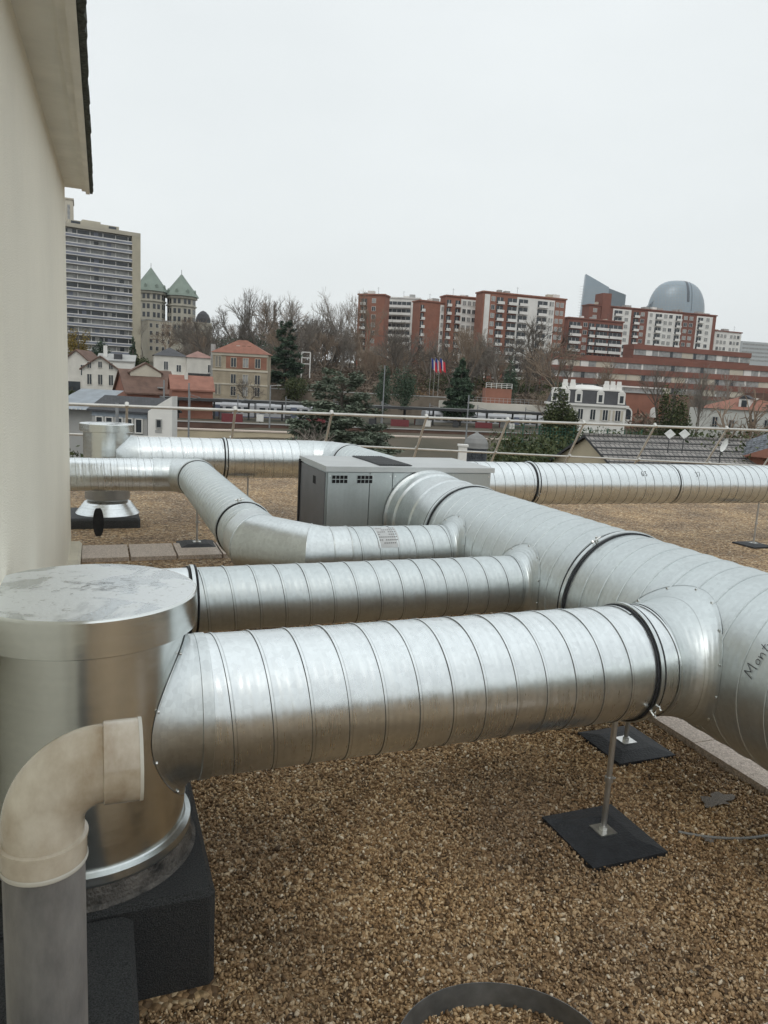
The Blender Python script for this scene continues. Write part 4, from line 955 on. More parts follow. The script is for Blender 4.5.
b = slab_block('apartment_block', 'long brick block with zigzag white balconies below the glass dome', 'apartment block', 588, 320, 718, 336, 305, 352, 14, BRICK_D, [(.01, .08, 'W1'), (.18, .32, 'Pw'), (.19, .25, 'Bpw'), (.26, .31, 'W1p'), (.34, .38, 'Bw'), (.39, .43, 'W1'), (.45, .72, 'Pw'), (.46, .49, 'W1p'), (.51, .56, 'Bpw'), (.57, .65, 'W2p'), (.67, .71, 'Bpw'), (.73, .82, 'W2'), (.84, .97, 'Pw'), (.85, .89, 'Bpw'), (.90, .96, 'W1p')])
b.box('stair_tower', b.W*.09, b.W*.155, -.5, 6, b.H-12, b.H+5.5, BRICK_D)
for u in (.3, .45, .55, .7, .88): b.boxes('roof_housing', [(b.W*u, b.W*u+3, 3, 6, b.H+.5, b.H+1.8)], GREYC)
slab_block('apartment_block', 'small end block with white facade at the right of the long one', 'apartment block', 714, 345, 742, 350, 331, 350, 12, WHITE, [(.05, .45, 'W3'), (.55, .95, 'W3')], parapet=BRICK_D)
b = Bld('office_block', 'far pale grey office block at the right edge', 'office block', 742, 620, 775, 625, 341, 362, 20); b.wall(mat('far_grey', (.42, .44, .45), .7, 0, .06, .1)); b.boxes('window_band', [(1, b.W-1, -.1, -.01, b.H-3-3.2*k, b.H-1.6-3.2*k) for k in range(5)], GLASS2)
for (bx, lab) in ((486, 0),): pass
# rooftop sheds on the blocks done as parts above
# ---- terraced low brick complex
def terrace(x1, d1, x2, d2, yt, yb, depth, label, levels):
    b = Bld('terraced_building', label, 'building', x1, d1, x2, d2, yt, yb, depth)
    b.wall(BRICK_D)
    for k in range(levels):
        z = b.H-1.7-3.6*k; n = int(b.W/5)
        if z < 2: break
        yf = -.9*k; b.box('parapet_band', -.1, b.W+.1, yf-.45, yf+2, z, z+1.75, BRICK_D)
        yq = yf-.1
        g = b.box('glazing', .2, b.W-.2, yq, yq+.2, z-1.95, z-.003, GLASS2)
        for i in range(n+1):
            x = .2+i*(b.W-.4)/n; q_ = random.randrange(5); mtc = [WHITE, CREAM, GLASS, WHITE, WHITE][q_]; wd = [.25, 4.8, 1.2, 2.6, .6][q_]
            b.box('bay_panel', x, min(b.W-.1, x+wd), -.06, -.002, 0, 1.95, mtc, g).location = (0, yq, z-1.95)
        b.box('floor_slab', -.1, b.W+.1, yq+.21, 3, z-3.4, z-1.96, BRICK_D)
    return b
terrace(634, 262, 752, 278, 344, 380, 6, 'top storey of the stepped red brick complex', 1)
terrace(550, 235, 790, 246, 353, 400, 9, 'long stepped red brick complex with strips of glazing', 3)
# red brick hall with arched window
b = Bld('brick_hall', 'red brick hall with white arched window behind the white villa', 'building', 618, 150, 690, 155, 392, 425, 12); b.wall(BRICK)
b.boxes('roof', [(-.3, b.W*.6, -.3, 12, b.H, b.H+.35)], GREYC); q = MB()
P = [(2.4+1.25*cos(pi*i/10), 1.4+1.25*sin(pi*i/10)) for i in range(11)]+[(1.15, -1.2), (3.65, -1.2)]; q.prism([(p[0], p[1]) for p in P], -.12, -.003, 0)
P = [(2.4+.9*cos(pi*i/10), 1.4+.9*sin(pi*i/10)) for i in range(11)]+[(1.5, .2), (3.3, .2)]; q.prism([(p[0], p[1]) for p in P], -.16, -.121, 1); o = q.build('arched_window', [WHITE, GLASS], b.e); o.location = (.2, 0, b.H-5.6)
q = MB(); q.prism([(p[0], p[1]) for p in P], -.12, -.01, 0); o = q.build('arched_window', [WHITE], b.e); o.location = (6.6, 0, b.H-5.0)
b = Bld('glazed_annex', 'low white glazed annex roof above the brick hall', 'building', 622, 165, 664, 168, 387, 400, 8); b.wall(GREYC); b.boxes('glazing', [(.5+i*1.2, 1.4+i*1.2, -.1, -.01, b.H-1.3, b.H-.3) for i in range(7)], GLASS2); b.box('roof', -.3, b.W+.3, -.3, 8, b.H, b.H+.3, WHITE)
# white mansard villa
b = Bld('white_villa', 'white villa with dark mansard roof, dormers and round chimneys', 'house', 549, 118, 627, 116, 402, 425, 9); b.wall(WHITE)
q = MB(); D = b.D; h = 2.2; i_ = .7; v = [(0, 0, 0), (b.W, 0, 0), (b.W, D, 0), (0, D, 0), (i_, i_, h), (b.W-i_, i_, h), (b.W-i_, D-i_, h), (i_, D-i_, h)]
q.add(v, [(0, 1, 5, 4), (1, 2, 6, 5), (2, 3, 7, 6), (3, 0, 4, 7)], 0); q.add([(i_, i_, h), (b.W-i_, i_, h), (b.W-i_, D-i_, h), (i_, D-i_, h), (b.W/2-1, D/2, h+.8), (b.W/2+1, D/2, h+.8)], [(0, 1, 5, 4), (1, 2, 5), (2, 3, 4, 5), (3, 0, 4)], 1)
o = q.build('mansard_roof', [SLATE, WHITE], b.e); o.location = (0, 0, b.H+.05)
b.boxes('cornice', [(-.35, b.W+.35, -.35, D+.35, b.H-.3, b.H+.04), (i_-.1, b.W-i_+.1, i_-.12, D-i_, b.H+h-.02, b.H+h+.18)], WHITE)
for u in (.07, .22, .38, .66, .93):
    q = MB(); q.box(-.55, .55, -.05, .9, 0, 1.7, 0); q.prism([(.55*cos(pi*j/8), 1.7+.4*sin(pi*j/8)) for j in range(9)], -.08, .9, 0); q.box(-.28, .28, -.1, -.051, .3, 1.4, 1); o = q.build('dormer', [WHITE, GLASS], b.e); o.location = (b.W*u, .1, b.H+.1)
for u in (.2, .30, .74, .82, .9):
    q = MB(); q.box(-.45, .45, 1.5, 2.3, 0, 1.2); q.cyl((0, 1.9, 1.2), (0, 1.9, 1.75), .4, .36, 10); o = q.build('chimney', WHITE, b.e); o.location = (b.W*u, 0, b.H+h-.2)
for i in range(6): b.win(b.W*(.1+.16*i), b.H-2.4, .75, 1.6, WHITE)
b.boxes('shutter', [(b.W*(.1+.16*i)+s*.6-.18, b.W*(.1+.16*i)+s*.6+.18, -.1, -.004, b.H-2.4, b.H-.8) for i in (4, 5) for s in (-1, 1)], CREAM)
# right white building with orange roof
b = Bld('white_building', 'pale building with orange hipped roof and dormer at the right', 'house', 690, 105, 800, 96, 407, 440, 10); b.wall(mat('grey_white_wall', (.50, .50, .47), .9, 0, .12, .4)); b.hip(RTILE, 2.4, .3, inset=6, x0=1.2)
for (u, z) in ((.26, 1.9), (.42, 2.2), (.62, 1.9), (.74, 1.9)): b.win(b.W*u, b.H-z-.6, .6, 1.3, GREYC)
q = MB(); q.box(-.7, .7, 0, 2, 0, 1.3, 0); q.box(-.35, .35, -.05, -.001, .2, 1.1, 1); q.prism([(-.9, 1.3), (.9, 1.3), (0, 1.8)], -.1, 2, 2); o = q.build('dormer', [WHITE, GLASS, SLATE], b.e); o.location = (b.W*.5, .6, b.H+.2)
b = Bld('mansard_house', 'house with brown mansard roof and white dormer at the right edge', 'house', 745, 104, 790, 98, 400, 440, 8); b.wall(WHITE, b.H-1.5); b.box('mansard_roof', -.1, b.W+.1, -.1, 8, b.H-1.49, b.H+1, BTILE)
q = MB(); q.box(-.6, .6, 0, 1.4, 0, 1.5, 0); q.box(-.25, .25, -.05, -.001, .2, 1.2, 1); o = q.build('dormer', [WHITE, GLASS], b.e); o.location = (1.7, -.5, b.H-1.2)
# ---- near roofs at lower right
TL = tilemat('grey_tile_roof', (.27, .25, .235), (.19, .18, .17), .30, .34, (.045, .045, .045), .03)
b = Bld('tiled_house', 'near house with long grey tiled roof and ochre gable end', 'house', 623, 38, 820, 42, 474, 500, 7); b.wall(OCHRE)
def slope_roof(b, rise, D, mt, over=.25, x0=0, x1=None):
    x1 = x1 or b.W; q = MB(); l = sqrt(rise**2+(D/2)**2)
    v = [(x0-over, -over, -over*rise/(D/2)), (x1, -over, -over*rise/(D/2)), (x1, D/2, rise), (x0-over, D/2, rise), (x1, D+over, -over*rise/(D/2)), (x0-over, D+over, -over*rise/(D/2))]
    q.add(v, [(0, 1, 2, 3)], 0, False, [[(0, 0), (x1, 0), (x1, l), (0, l)]]); q.add(v, [(3, 2, 4, 5)], 0, False, [[(0, l), (x1, l), (x1, 0), (0, 0)]])
    w_ = [(p[0], p[1], p[2]-.14) for p in v]; q.add(v+w_, [(0, 3, 9, 6), (3, 5, 11, 9), (1, 7, 8, 2), (2, 8, 10, 4), (0, 6, 7, 1), (5, 4, 10, 11)], 1)
    for k in range(1, 6):
        t = k/6*1.0; y = -over+(D/2+over)*t; z = -over*rise/(D/2)+(rise+over*rise/(D/2))*t
        q.box(x0-over, x1, y-.03, y+.03, z-.02, z+.04, 1)
    q.box(x0-over-.02, x1, D/2-.12, D/2+.12, rise-.05, rise+.08, 0)
    o = q.build('roof', [mt, DARKM], b.e); o.location = (0, 0, b.H); q = MB(); q.prism([(0, -.02), (D, -.02), (D/2, rise-.15)], x0, x0+.3, axis='x'); o = q.build('gable', OCHRE, b.e); o.location = (0, 0, b.H)
    return o
slope_roof(b, 1.75, 7, TL)
b = Bld('slate_house', 'blue grey slate roof with orange brick edge at the right', 'house', 712, 44, 800, 40, 452, 490, 8); b.wall(BRICK)
q = MB(); q.add([(0, 0, 0), (b.W, 0, 0), (b.W, 4, 1.5), (1.8, 4, 1.5)], [(0, 1, 2, 3)], 0, False, [[(0, 0), (b.W, 0), (b.W, 4.3), (1.8, 4.3)]])
q.add([(0, 0, 0), (1.8, 4, 1.5), (1.8, 8, 0)], [(0, 1, 2)], 0, False, [[(0, 0), (4, 2), (8, 0)]])
for k in range(14): x = 1.8+k*.5; q.add([(x-.4, .1, .06), (x-.36, .1, .06), (x+.62, 3.9, 1.5), (x+.58, 3.9, 1.5)], [(0, 1, 2, 3)], 1)
o = q.build('roof', [tilemat('blue_slate', (.16, .175, .2), (.11, .12, .14), .25, .3), DARKM], b.e); o.location = (0, 0, b.H)
q = MB(); q.prism([(0, 0), (4, 0), (4, 1.1), (2.6, .95), (1.2, .5)], -.4, -.1); o = q.build('brick_gable', RTILE, b.e); o.location = (b.W*.42, 0, b.H)
# satellite plates and dish
for px_, lab in ((670, 'left one of two white diamond shaped plates above the tiled roof'), (684.5, 'right one of two white diamond shaped plates above the tiled roof')):
    p = at(px_, 434, 39); e = empty('roof_plate', p, -yw, lab, 'antenna plate', 'diamond plates above the tiled roof')
    q = MB(); a = .30; q.prism([(-a, 0), (0, -a*.85), (a, 0), (0, a*.85)], -.02, .02); q.build('plate', mat('white_plastic', (.72, .73, .72), .5), e)
    q = MB(); q.cyl((0, .05, -1.0), (0, .05, .1), .025, n=8); q.build('mast', DARKM, e)
p = at(723, 445, 36.5); e = empty('satellite_dish', p, -yw+.4, 'white oval satellite dish on the tiled roof', 'satellite dish')
q = MB(); q.lathe([(.001, 0), (.2, .02), (.34, .07), (.38, .11)], (0, 0, 0), 'y', 24); o = q.build('dish', MC['white_plastic'], e); o.rotation_euler = (0, .5, 0); o.scale = (.5, -.7, .95)
q = MB(); q.cyl((0, .1, -1.2), (0, .1, .1), .03, n=8); q.build('mast', DARKM, e)
# domed turret + white chimney
p = at(476, 447, 34); zb_ = tz(p.x, p.y)-.5
e = empty('turret', (p.x, p.y, zb_), -yw, 'small domed turret with grey dome between trees', 'turret'); h = p.z-zb_
q = MB(); q.lathe([(.52, 0), (.52, h-.02)], (0, 0, 0), 'z', 24); q.build('drum', mat('turret_dark', (.07, .08, .095), .6), e)
q = MB(); q.lathe([(.58, h-.04), (.56, h+.04), (.54, h+.2), (.44, h+.4), (.28, h+.54), (.1, h+.62), (.03, h+.72), (.001, h+.74)], (0, 0, 0), 'z', 24); q.build('dome', mat('zinc_dome', (.2, .2, .195), .6, .1, .15, 2), e)
for i in range(4): q = MB(); q.box(-.42+i*.22, -.26+i*.22, -.56, -.5, h-.45, h-.12); q.build('louvre', GLASS, e)
p = at(463, 445, 33); zb_ = tz(p.x, p.y)-.5; e = empty('chimney', (p.x, p.y, zb_), -yw, 'square white chimney beside the domed turret', 'chimney'); h = p.z-zb_
q = MB(); q.box(-.18, .18, -.18, .18, 0, h-.05); q.build('stack', WHITE, e); q = MB(); q.box(-.23, .23, -.23, .23, h-.05, h+.03); q.build('cap', WHITE, e)
# ---- railway
TD0, TD1 = 118, 112
def seg(px0, d0, px1, d1, y):  # world segment
    A = at(px0, y, d0); B = at(px1, y, d1); return A, B
def long_thing(name, label, cat, x1, d1, x2, d2, ytop): 
    A = at(x1, ytop, d1); B = at(x2, ytop, d2); e = empty(name, (A.x, A.y, A.z), atan2(B.y-A.y, B.x-A.x), label, cat); return e, Vector((B.x-A.x, B.y-A.y)).length
e, L = long_thing('retaining_wall', 'long ochre retaining wall below the railway', 'wall', 165, 92, 500, 104, 429); q = MB(); q.box(-6, L+12, 0, .8, -6, 0); q.build('wall', OCHRE, e); q = MB(); q.box(-6.1, L+12, -.12, .9, .003, .18); q.build('coping', CONC, e)
e, L = long_thing('track_wall', 'dark brown trackside wall above the ochre wall', 'wall', 165, 97, 520, 112, 421); q = MB(); q.box(-6, L+10, 0, .4, -2, 0); q.build('wall', mat('rusty_wall', (.11, .065, .05), .9, 0, .3, .4), e); q = MB(); q.box(-6.1, L+10, -.1, .5, .003, .12); q.build('coping', GREYC, e)
e, L = long_thing('station_canopy', 'long dark flat platform canopy on columns', 'canopy', 168, 112, 546, 138, 396.5); q = MB(); q.box(-1, L, -2.2, 2.2, -.3, 0); q.build('roof', mat('canopy_roof', (.12, .12, .12), .7, 0, .2, .5), e)
q = MB(); q.box(-1, L, -2.22, -2.2, -.42, -.02); q.build('fascia', DARKM, e)
for i in range(13): x = 1.5+i*(L-3)/12; q = MB(); q.box(x-.12, x+.12, -.12, .12, -3.6, -.3); q.box(x-1.2, x+1.2, -.08, .08, -.55, -.3); q.build('column', DARKM, e)
e, L = long_thing('platform', 'pale station platform under the canopy', 'platform', 150, 113, 560, 139, 420); q = MB(); q.box(-2, L, -2.8, 2.6, -2.5, 0); q.build('deck', GREYC, e); q = MB(); q.box(-2, L, -2.85, -2.6, .003, .03); q.build('edge_line', WHITE, e)
for i in range(9):
    x = 3+i*(L-6)/8
    if i % 2: 
        q = MB(); q.box(x-1, x+1, .6, .9, 0, 2.0, 0); q.box(x-.9, x+.9, .55, .599, .4, 1.7, 1); q.build('shelter', [mat('maroon_panel', (.16, .03, .035), .6), GLASS2], e)
def train(x1, d1, x2, d2, ytop, label):
    e, L = long_thing('train', label, 'train', x1, d1, x2, d2, ytop); n = max(2, int(L/13)); cl = L/n
    for c in range(n):
        x = c*cl+.2; q = MB(); q.prism([(0, -3.0), (0, -.5), (.35, -.05), (2.3, -.05), (2.65, -.5), (2.65, -3)], x, x+cl-.4, axis='x'); o = q.build('carriage', mat('train_white', (.42, .43, .45), .4, 0, .1, .5), e)
        q = MB(); q.box(x, x+cl-.4, -.02, -.003, -2.75, -2.35); q.build('stripe', mat('train_stripe', (.05, .07, .16), .5), o)
        for i in range(int((cl-1)/1.5)):
            q = MB(); q.box(x+.5+i*1.5, x+1.5+i*1.5, -.03, -.004, -1.75, -.8); q.build('window', GLASS, o)
        q = MB(); q.box(x+cl*.45, x+cl*.45+1.1, -.035, -.006, -2.8, -.55); q.build('door', mat('train_door', (.12, .14, .2), .5), o)
train(175, 120, 330, 130, 399.5, 'white train standing at the left part of the platform')
train(425, 140, 546, 147, 410.5, 'white train with dark windows at the right part of the platform')
b = Bld('concrete_parapet_building', 'low pale concrete building with railing above the platform', 'building', 447, 146, 546, 150, 401, 414, 6); b.wall(mat('pale_concrete', (.56, .53, .47), .9, 0, .1, .3))
q = MB()
for z in (.5, 1.0): q.box(0, b.W, .1, .16, z, z+.06)
for i in range(24): x = i*b.W/23; q.box(x-.03, x+.03, .1, .16, 0, 1)
o = q.build('railing', GREYC, b.e); o.location = (0, 0, b.H)
# retaining / garden walls behind the station
e, L = long_thing('garden_wall', 'weathered stone wall behind the station left of the cedar', 'wall', 255, 150, 450, 156, 388); q = MB(); q.box(0, L, 0, .5, -5, 0); q.build('wall', mat('stone_wall', (.17, .14, .11), .95, 0, .3, .5), e); q = MB(); q.box(0, L, -.1, .6, .003, .2); q.build('coping', GREYC, e)
# brick tanks/buildings visible low centre
b = Bld('brick_shed', 'small red brick shed with pale railing right of the dark conifer', 'shed', 486, 150, 512, 150, 388, 402, 5); b.wall(BRICK); b.boxes('railing', [(0, b.W, 0, .08, b.H+.3+.35*k, b.H+.38+.35*k) for k in range(3)]+[(i*b.W/5-.05, i*b.W/5+.05, 0, .08, b.H, b.H+1.1) for i in range(6)], WHITE)
# poles / lamp posts
def pole(px, yt, d, r, label, arm=False, name='lamp_post', cat='lamp post'):
    p = at(px, yt, d); z0 = tz(p.x, p.y)-.5; e = empty(name, (p.x, p.y, z0), 0, label, cat)
    q = MB(); q.cyl((0, 0, 0), (0, 0, p.z-z0), r*1.3, r, n=8); q.build('pole', mat('pole_grey', (.22, .23, .24), .6), e)
    if arm: q = MB(); q.cyl((0, 0, p.z-z0-.1), (1.0, -.2, p.z-z0), .05, n=6); q.box(.8, 1.4, -.32, -.08, p.z-z0-.05, p.z-z0+.08); q.build('lamp_head', GREYC, e)
for (x, yt, d, lab) in ((270.5, 385, 100, 'blue grey lamp post in front of the brick villa'), (469, 395, 96, 'slim post in front of the concrete parapet'), (164, 380, 90, 'slim post above the brown tiled roof'), (189, 383, 90, 'slim post in front of the red roofed shed'), (117, 403, 40, 'short post rising behind the top rail at the left'), (385, 365, 120, 'tall thin post left of the green conifers')): pole(x, yt, d, .09, lab, x == 270.5)
# white gantry frame on the hill
p = at(302, 352, 175); e = empty('sign_gantry', (p.x, p.y, p.z-6), -yw, 'white lattice frame standing among the trees', 'gantry'); q = MB()
for x in (0, 2.0): q.box(x-.12, x+.12, -.1, .1, 0, 6)
for z in (3.2, 4.6, 5.9): q.box(0, 2, -.1, .1, z, z+.2)
q.build('frame', WHITE, e)
# flags
FB, FW, FR = mat('flag_blue', (.03, .05, .25), .8, 0, .05), mat('flag_white', (.75, .75, .75), .8, 0, .05), mat('flag_red', (.6, .03, .05), .8, 0, .05)
for i, (x, lab) in enumerate(((431.5, 'left one of three tricolour flags'), (435.5, 'middle one of three tricolour flags'), (440, 'right one of three tricolour flags'))):
    p = at(x, 357, 168); z0 = tz(p.x, p.y)-.3; e = empty('flag', (p.x, p.y, z0), -yw, lab, 'flag', 'tricolour flags on poles'); h = p.z-z0
    q = MB(); q.cyl((0, 0, 0), (0, 0, h), .05, .03, n=8); q.build('pole', GREYC, e)
    q = MB(); nx = 12
    for j in range(nx):
        u0, u1 = j/nx, (j+1)/nx
        def fp(u, v): return (u*1.25+.1*sin(u*6+v)+v*.25, .22*sin(u*9+i), h-.2-u*1.0-v*2.3)
        q.add([fp(u0, 0), fp(u1, 0), fp(u1, 1), fp(u0, 1)], [(0, 1, 2, 3)], min(2, int(u0*3+.01)))
    q.build('cloth', [FB, FW, FR], e)
# ---- La Defense towers
HZ = lambda c: c
gl1 = mat('tower_glass', (.26, .32, .37), .3, .1, .06, .05); gl2 = mat('tower_glass_dark', (.12, .15, .175), .3, .1, .1, .05)
d = 1150; k = d/F
A = at(577, 318, d); B = at(626, 318, d); e = empty('glass_tower', (A.x, A.y, 0), atan2(B.y-A.y, B.x-A.x), 'slanted glass tower with sharp pointed top', 'tower')
zt = at(583, 275, d).z; zm_ = at(608, 288, d).z; zr = at(624, 295, d).z; w_ = 47*k
q = MB(); q.prism([(0, 0), (w_*.62, 0), (w_*.62, zm_), (w_*.11, zt)], 0, 8, 0); q.build('main_shaft', gl1, e)
q = MB(); q.prism([(w_*.62, 0), (w_, 0), (w_, zr), (w_*.623, zm_-1)], 2, 9, 0); q.build('lower_shaft', gl2, e)
q = MB()
for j in range(46): z = j*4.0+20; q.box(-.1, w_*.60, -.15, -.01, z, z+.3) if z < zm_ else None
q.build('floor_bands', GREYC, e)
A = at(676, 308, d); r = 29*k; e = empty('dome_tower', (A.x, A.y, 0), -yw+.1, 'rounded glass tower with domed top behind the brick blocks', 'tower'); zb_ = at(676, 312, d).z; hh = at(676, 281.5, d).z-zb_
q = MB(); v = []
for j in range(13):
    a = pi/2*j/12; rr = r*cos(a)**.72 if j < 12 else .01; z = zb_+hh*sin(a)
    v += [(rr*cos(2*pi*i/40), rr*.55*sin(2*pi*i/40), z) for i in range(40)]
v = [(r*cos(2*pi*i/40), r*.55*sin(2*pi*i/40), 0) for i in range(40)]+v
q.add(v, [(j*40+i, j*40+(i+1) % 40, (j+1)*40+(i+1) % 40, (j+1)*40+i) for j in range(13) for i in range(40)], 0, True); q.build('shell', gl1, e)
def onshell(x, a, off=.25):
    rr = r*max(cos(a), .02)**.72; x = max(-rr, min(rr, x)); return (x, -.55*sqrt(max(0, rr*rr-x*x))-off, zb_+hh*sin(a)+off*.3)
def shellstrip(x0, x1, a0, a1, mt, name, off=.25):
    q = MB(); n = 16; v = []
    for k_ in range(n+1):
        a = a0+(a1-a0)*k_/n; v += [onshell(x0*r, a, off), onshell(x1*r, a, off)]
    q.add(v, [(2*k_, 2*k_+1, 2*k_+3, 2*k_+2) for k_ in range(n)]); q.build(name, mt, e)
shellstrip(.10, .19, .28, 1.5, mat('recess_dark', (.06, .075, .095), .4), 'recess_strip', .4); shellstrip(.27, .30, 0, 1.45, gl2, 'recess_strip', .4)
for k_ in range(-9, 10):
    if k_ not in (1, 2, 3): shellstrip(k_*.1-.004, k_*.1+.004, 0, math.acos(min(.999, abs(k_*.1)**1.39)) if k_ else 1.5, GREYC, 'mullion', .2)
q = MB()
for j in range(9):
    z = zb_+hh*(j/10); a = asin(j/10); rr = r*cos(a)**.72+.03
    q.lathe([(1, 0), (1.0, .35)], (0, 0, 0), 'z', 40)
    for t in range(-82, 0): q.v[-1-t*0] = q.v[-1-t*0]
    n0 = len(q.v)-82
    for i in range(n0, len(q.v)): x, y, zz = q.v[i]; q.v[i] = (x*rr, y*rr*.55-.0, z+zz)
q.build('floor_bands', GREYC, e)
A = at(650, 308, d*.99); e = empty('glass_wing', (A.x, A.y, 0), -yw, 'low curved dark wing left of the domed tower', 'building'); q = MB(); zt = at(650, 303, d).z
q.prism([(-6, 0), (10, 0), (10, zt+6), (4, zt+2), (-2, zt-5), (-6, zt-12)], 0, 10); q.build('wing', gl2, e)
# ================================================================== VEGETATION
def skel(seed, levels=5, nb=(3, 4), spread=.5, up=.25, lenr=.68, l0=.3, r0=.022, twig=.0016, droop=0, tw_n=5):
    """bare tree of unit height: trunk + branching limbs down to twigs"""
    rs = random.Random(seed); trunk = MB(); crown = MB()
    def br(mb, p, d, l, r, lev):
        n = 3; q = p; dd = d
        for s_ in range(n):
            nd = (dd+Vector((rs.gauss(0, .12), rs.gauss(0, .12), rs.gauss(0, .06)+up*.12-droop*.1*lev))).normalized()
            e = q+nd*(l/n); ra = r*(1-.25*s_/n); rb = r*(1-.25*(s_+1)/n)
            mb.cyl(q, e, ra, rb, n=5 if lev < 2 else 3, caps=False); q = e; dd = nd
            if lev > 0 and s_ < n-1 and lev < levels and rs.random() < (.8 if lev < 3 else .3): side(q, dd, l*.62, rb*.55, lev+1)
        if lev < levels:
            for _ in range(rs.randint(*nb)): side(q, dd, l*lenr*rs.uniform(.8, 1.15), r*.62, lev+1)
    def side(p, d, l, r, lev):
        o = d.orthogonal().normalized(); o.rotate(Matrix.Rotation(rs.uniform(0, 2*pi), 3, d))
        a = rs.uniform(.35, 1.0)*spread*1.5; nd = (d*cos(a)+o*sin(a)+Vector((0, 0, up*.4))).normalized()
        br(crown, p, nd, l, max(r, twig), lev)
    br(trunk, Vector((0, 0, 0)), Vector((0, 0, 1)), l0, r0, 0)
    zz = max(p[2] for p in crown.v)
    for mb in (trunk, crown): mb.v = [(x/zz, y/zz, z/zz) for x, y, z in mb.v]
    return trunk, crown
BARK1 = mat('bare_twigs', (.25, .22, .19), .95, 0, .25, 3); BARK2 = mat('brown_twigs', (.25, .19, .14), .95, 0, .25, 3); BARK3 = mat('dark_twigs', (.15, .13, .11), .95, 0, .25, 3)
MESH = {}
def get_bare(kind, seed):
    if (kind, seed) not in MESH:
        p = {'tall': dict(levels=5, nb=(3, 3), l0=.34, spread=.46, up=.32, r0=.015, lenr=.72, twig=.0011), 'round': dict(levels=5, nb=(3, 3), l0=.24, spread=.6, up=.2, r0=.016, lenr=.72, twig=.0012), 'near': dict(levels=5, nb=(2, 3), l0=.2, spread=.66, up=.12, r0=.024, lenr=.74, twig=.0016), 'poplar': dict(levels=4, l0=.5, spread=.28, up=.8, nb=(4, 5))}[kind]
        t, c = skel(seed, **p); a = t.build('trunk', TRUNK); b_ = c.build('crown', [BARK1, BARK2, BARK3][seed % 3]); MESH[(kind, seed)] = (a.data, b_.data)
        bpy.data.objects.remove(a); bpy.data.objects.remove(b_)
    return MESH[(kind, seed)]
def bare(px, yt, d, kind, seed, label, group=None, rz=None, sx=1.0, name='bare_tree'):
    p = at(px, yt, d); z0 = tz(p.x, p.y)-.3; h = p.z-z0
    e = empty(name, (p.x, p.y, z0), rz if rz is not None else random.uniform(0, 6), label, 'tree', group)
    for nm, me in zip(('trunk', 'crown'), get_bare(kind, seed)):
        o = bpy.data.objects.new(nm, me); COL.objects.link(o); o.parent = e; o.scale = (h*sx, h*sx, h)
    return e
def clumps(name, blobs, n, size, mt, parent=None, flat=0., elong=1.0, seed=1):
    """leaf clumps: small quads through the volume of ellipsoids; blobs (cx,cy,cz,rx,ry,rz,weight)"""
    g = np.random.default_rng(seed); B = np.array(blobs, float); w = B[:, 6]/B[:, 6].sum(); idx = g.choice(len(B), n, p=w); b_ = B[idx]
    u = g.normal(size=(n, 3)); u /= np.linalg.norm(u, axis=1)[:, None]; rr = g.uniform(0, 1, n)**(1/2.2)
    c = b_[:, :3]+u*rr[:, None]*b_[:, 3:6]*g.uniform(.85, 1.12, (n, 1))
    t1 = g.normal(size=(n, 3)); t1[:, 2] *= (1-flat); t1 /= np.linalg.norm(t1, axis=1)[:, None]
    t2 = g.normal(size=(n, 3)); t2[:, 2] *= (1-flat); t2 -= t1*(t1*t2).sum(1)[:, None]; t2 /= np.linalg.norm(t2, axis=1)[:, None]
    s = size*g.uniform(.5, 1.4, n)[:, None]; a = t1*s*elong; b2 = t2*s*.6
    V = np.stack([c-a, c-b2*.8+a*.1, c+a, c+b2], 1).reshape(-1, 3)
    me = bpy.data.meshes.new(name); me.vertices.add(4*n); me.vertices.foreach_set('co', V.ravel()); me.loops.add(4*n); me.loops.foreach_set('vertex_index', np.arange(4*n, dtype=np.int32))
    me.polygons.add(n); me.polygons.foreach_set('loop_start', (np.arange(n)*4).astype(np.int32)); me.polygons.foreach_set('loop_total', np.full(n, 4, np.int32)); me.materials.append(mt); me.update(calc_edges=True)
    o = bpy.data.objects.new(name, me); COL.objects.link(o)
    if parent: o.parent = parent
    return o
L_CED = leafmat('cedar_needles', [(.075, .10, .07), (.135, .165, .12), (.21, .235, .18)]); L_PINE = leafmat('pine_needles', [(.03, .052, .036), (.06, .095, .06), (.10, .14, .09)])
L_BUSH = leafmat('bush_leaves', [(.03, .045, .02), (.06, .075, .03), (.10, .11, .05)]); L_YEL = leafmat('yellow_leaves', [(.14, .10, .02), (.26, .19, .04), (.2, .15, .05)]); L_DRY = leafmat('dry_leaves', [(.11, .07, .04), (.17, .11, .06), (.22, .14, .08)])
L_TWIG = leafmat('scrub_twigs', [(.11, .085, .065), (.17, .13, .10), (.23, .185, .145)], .95)
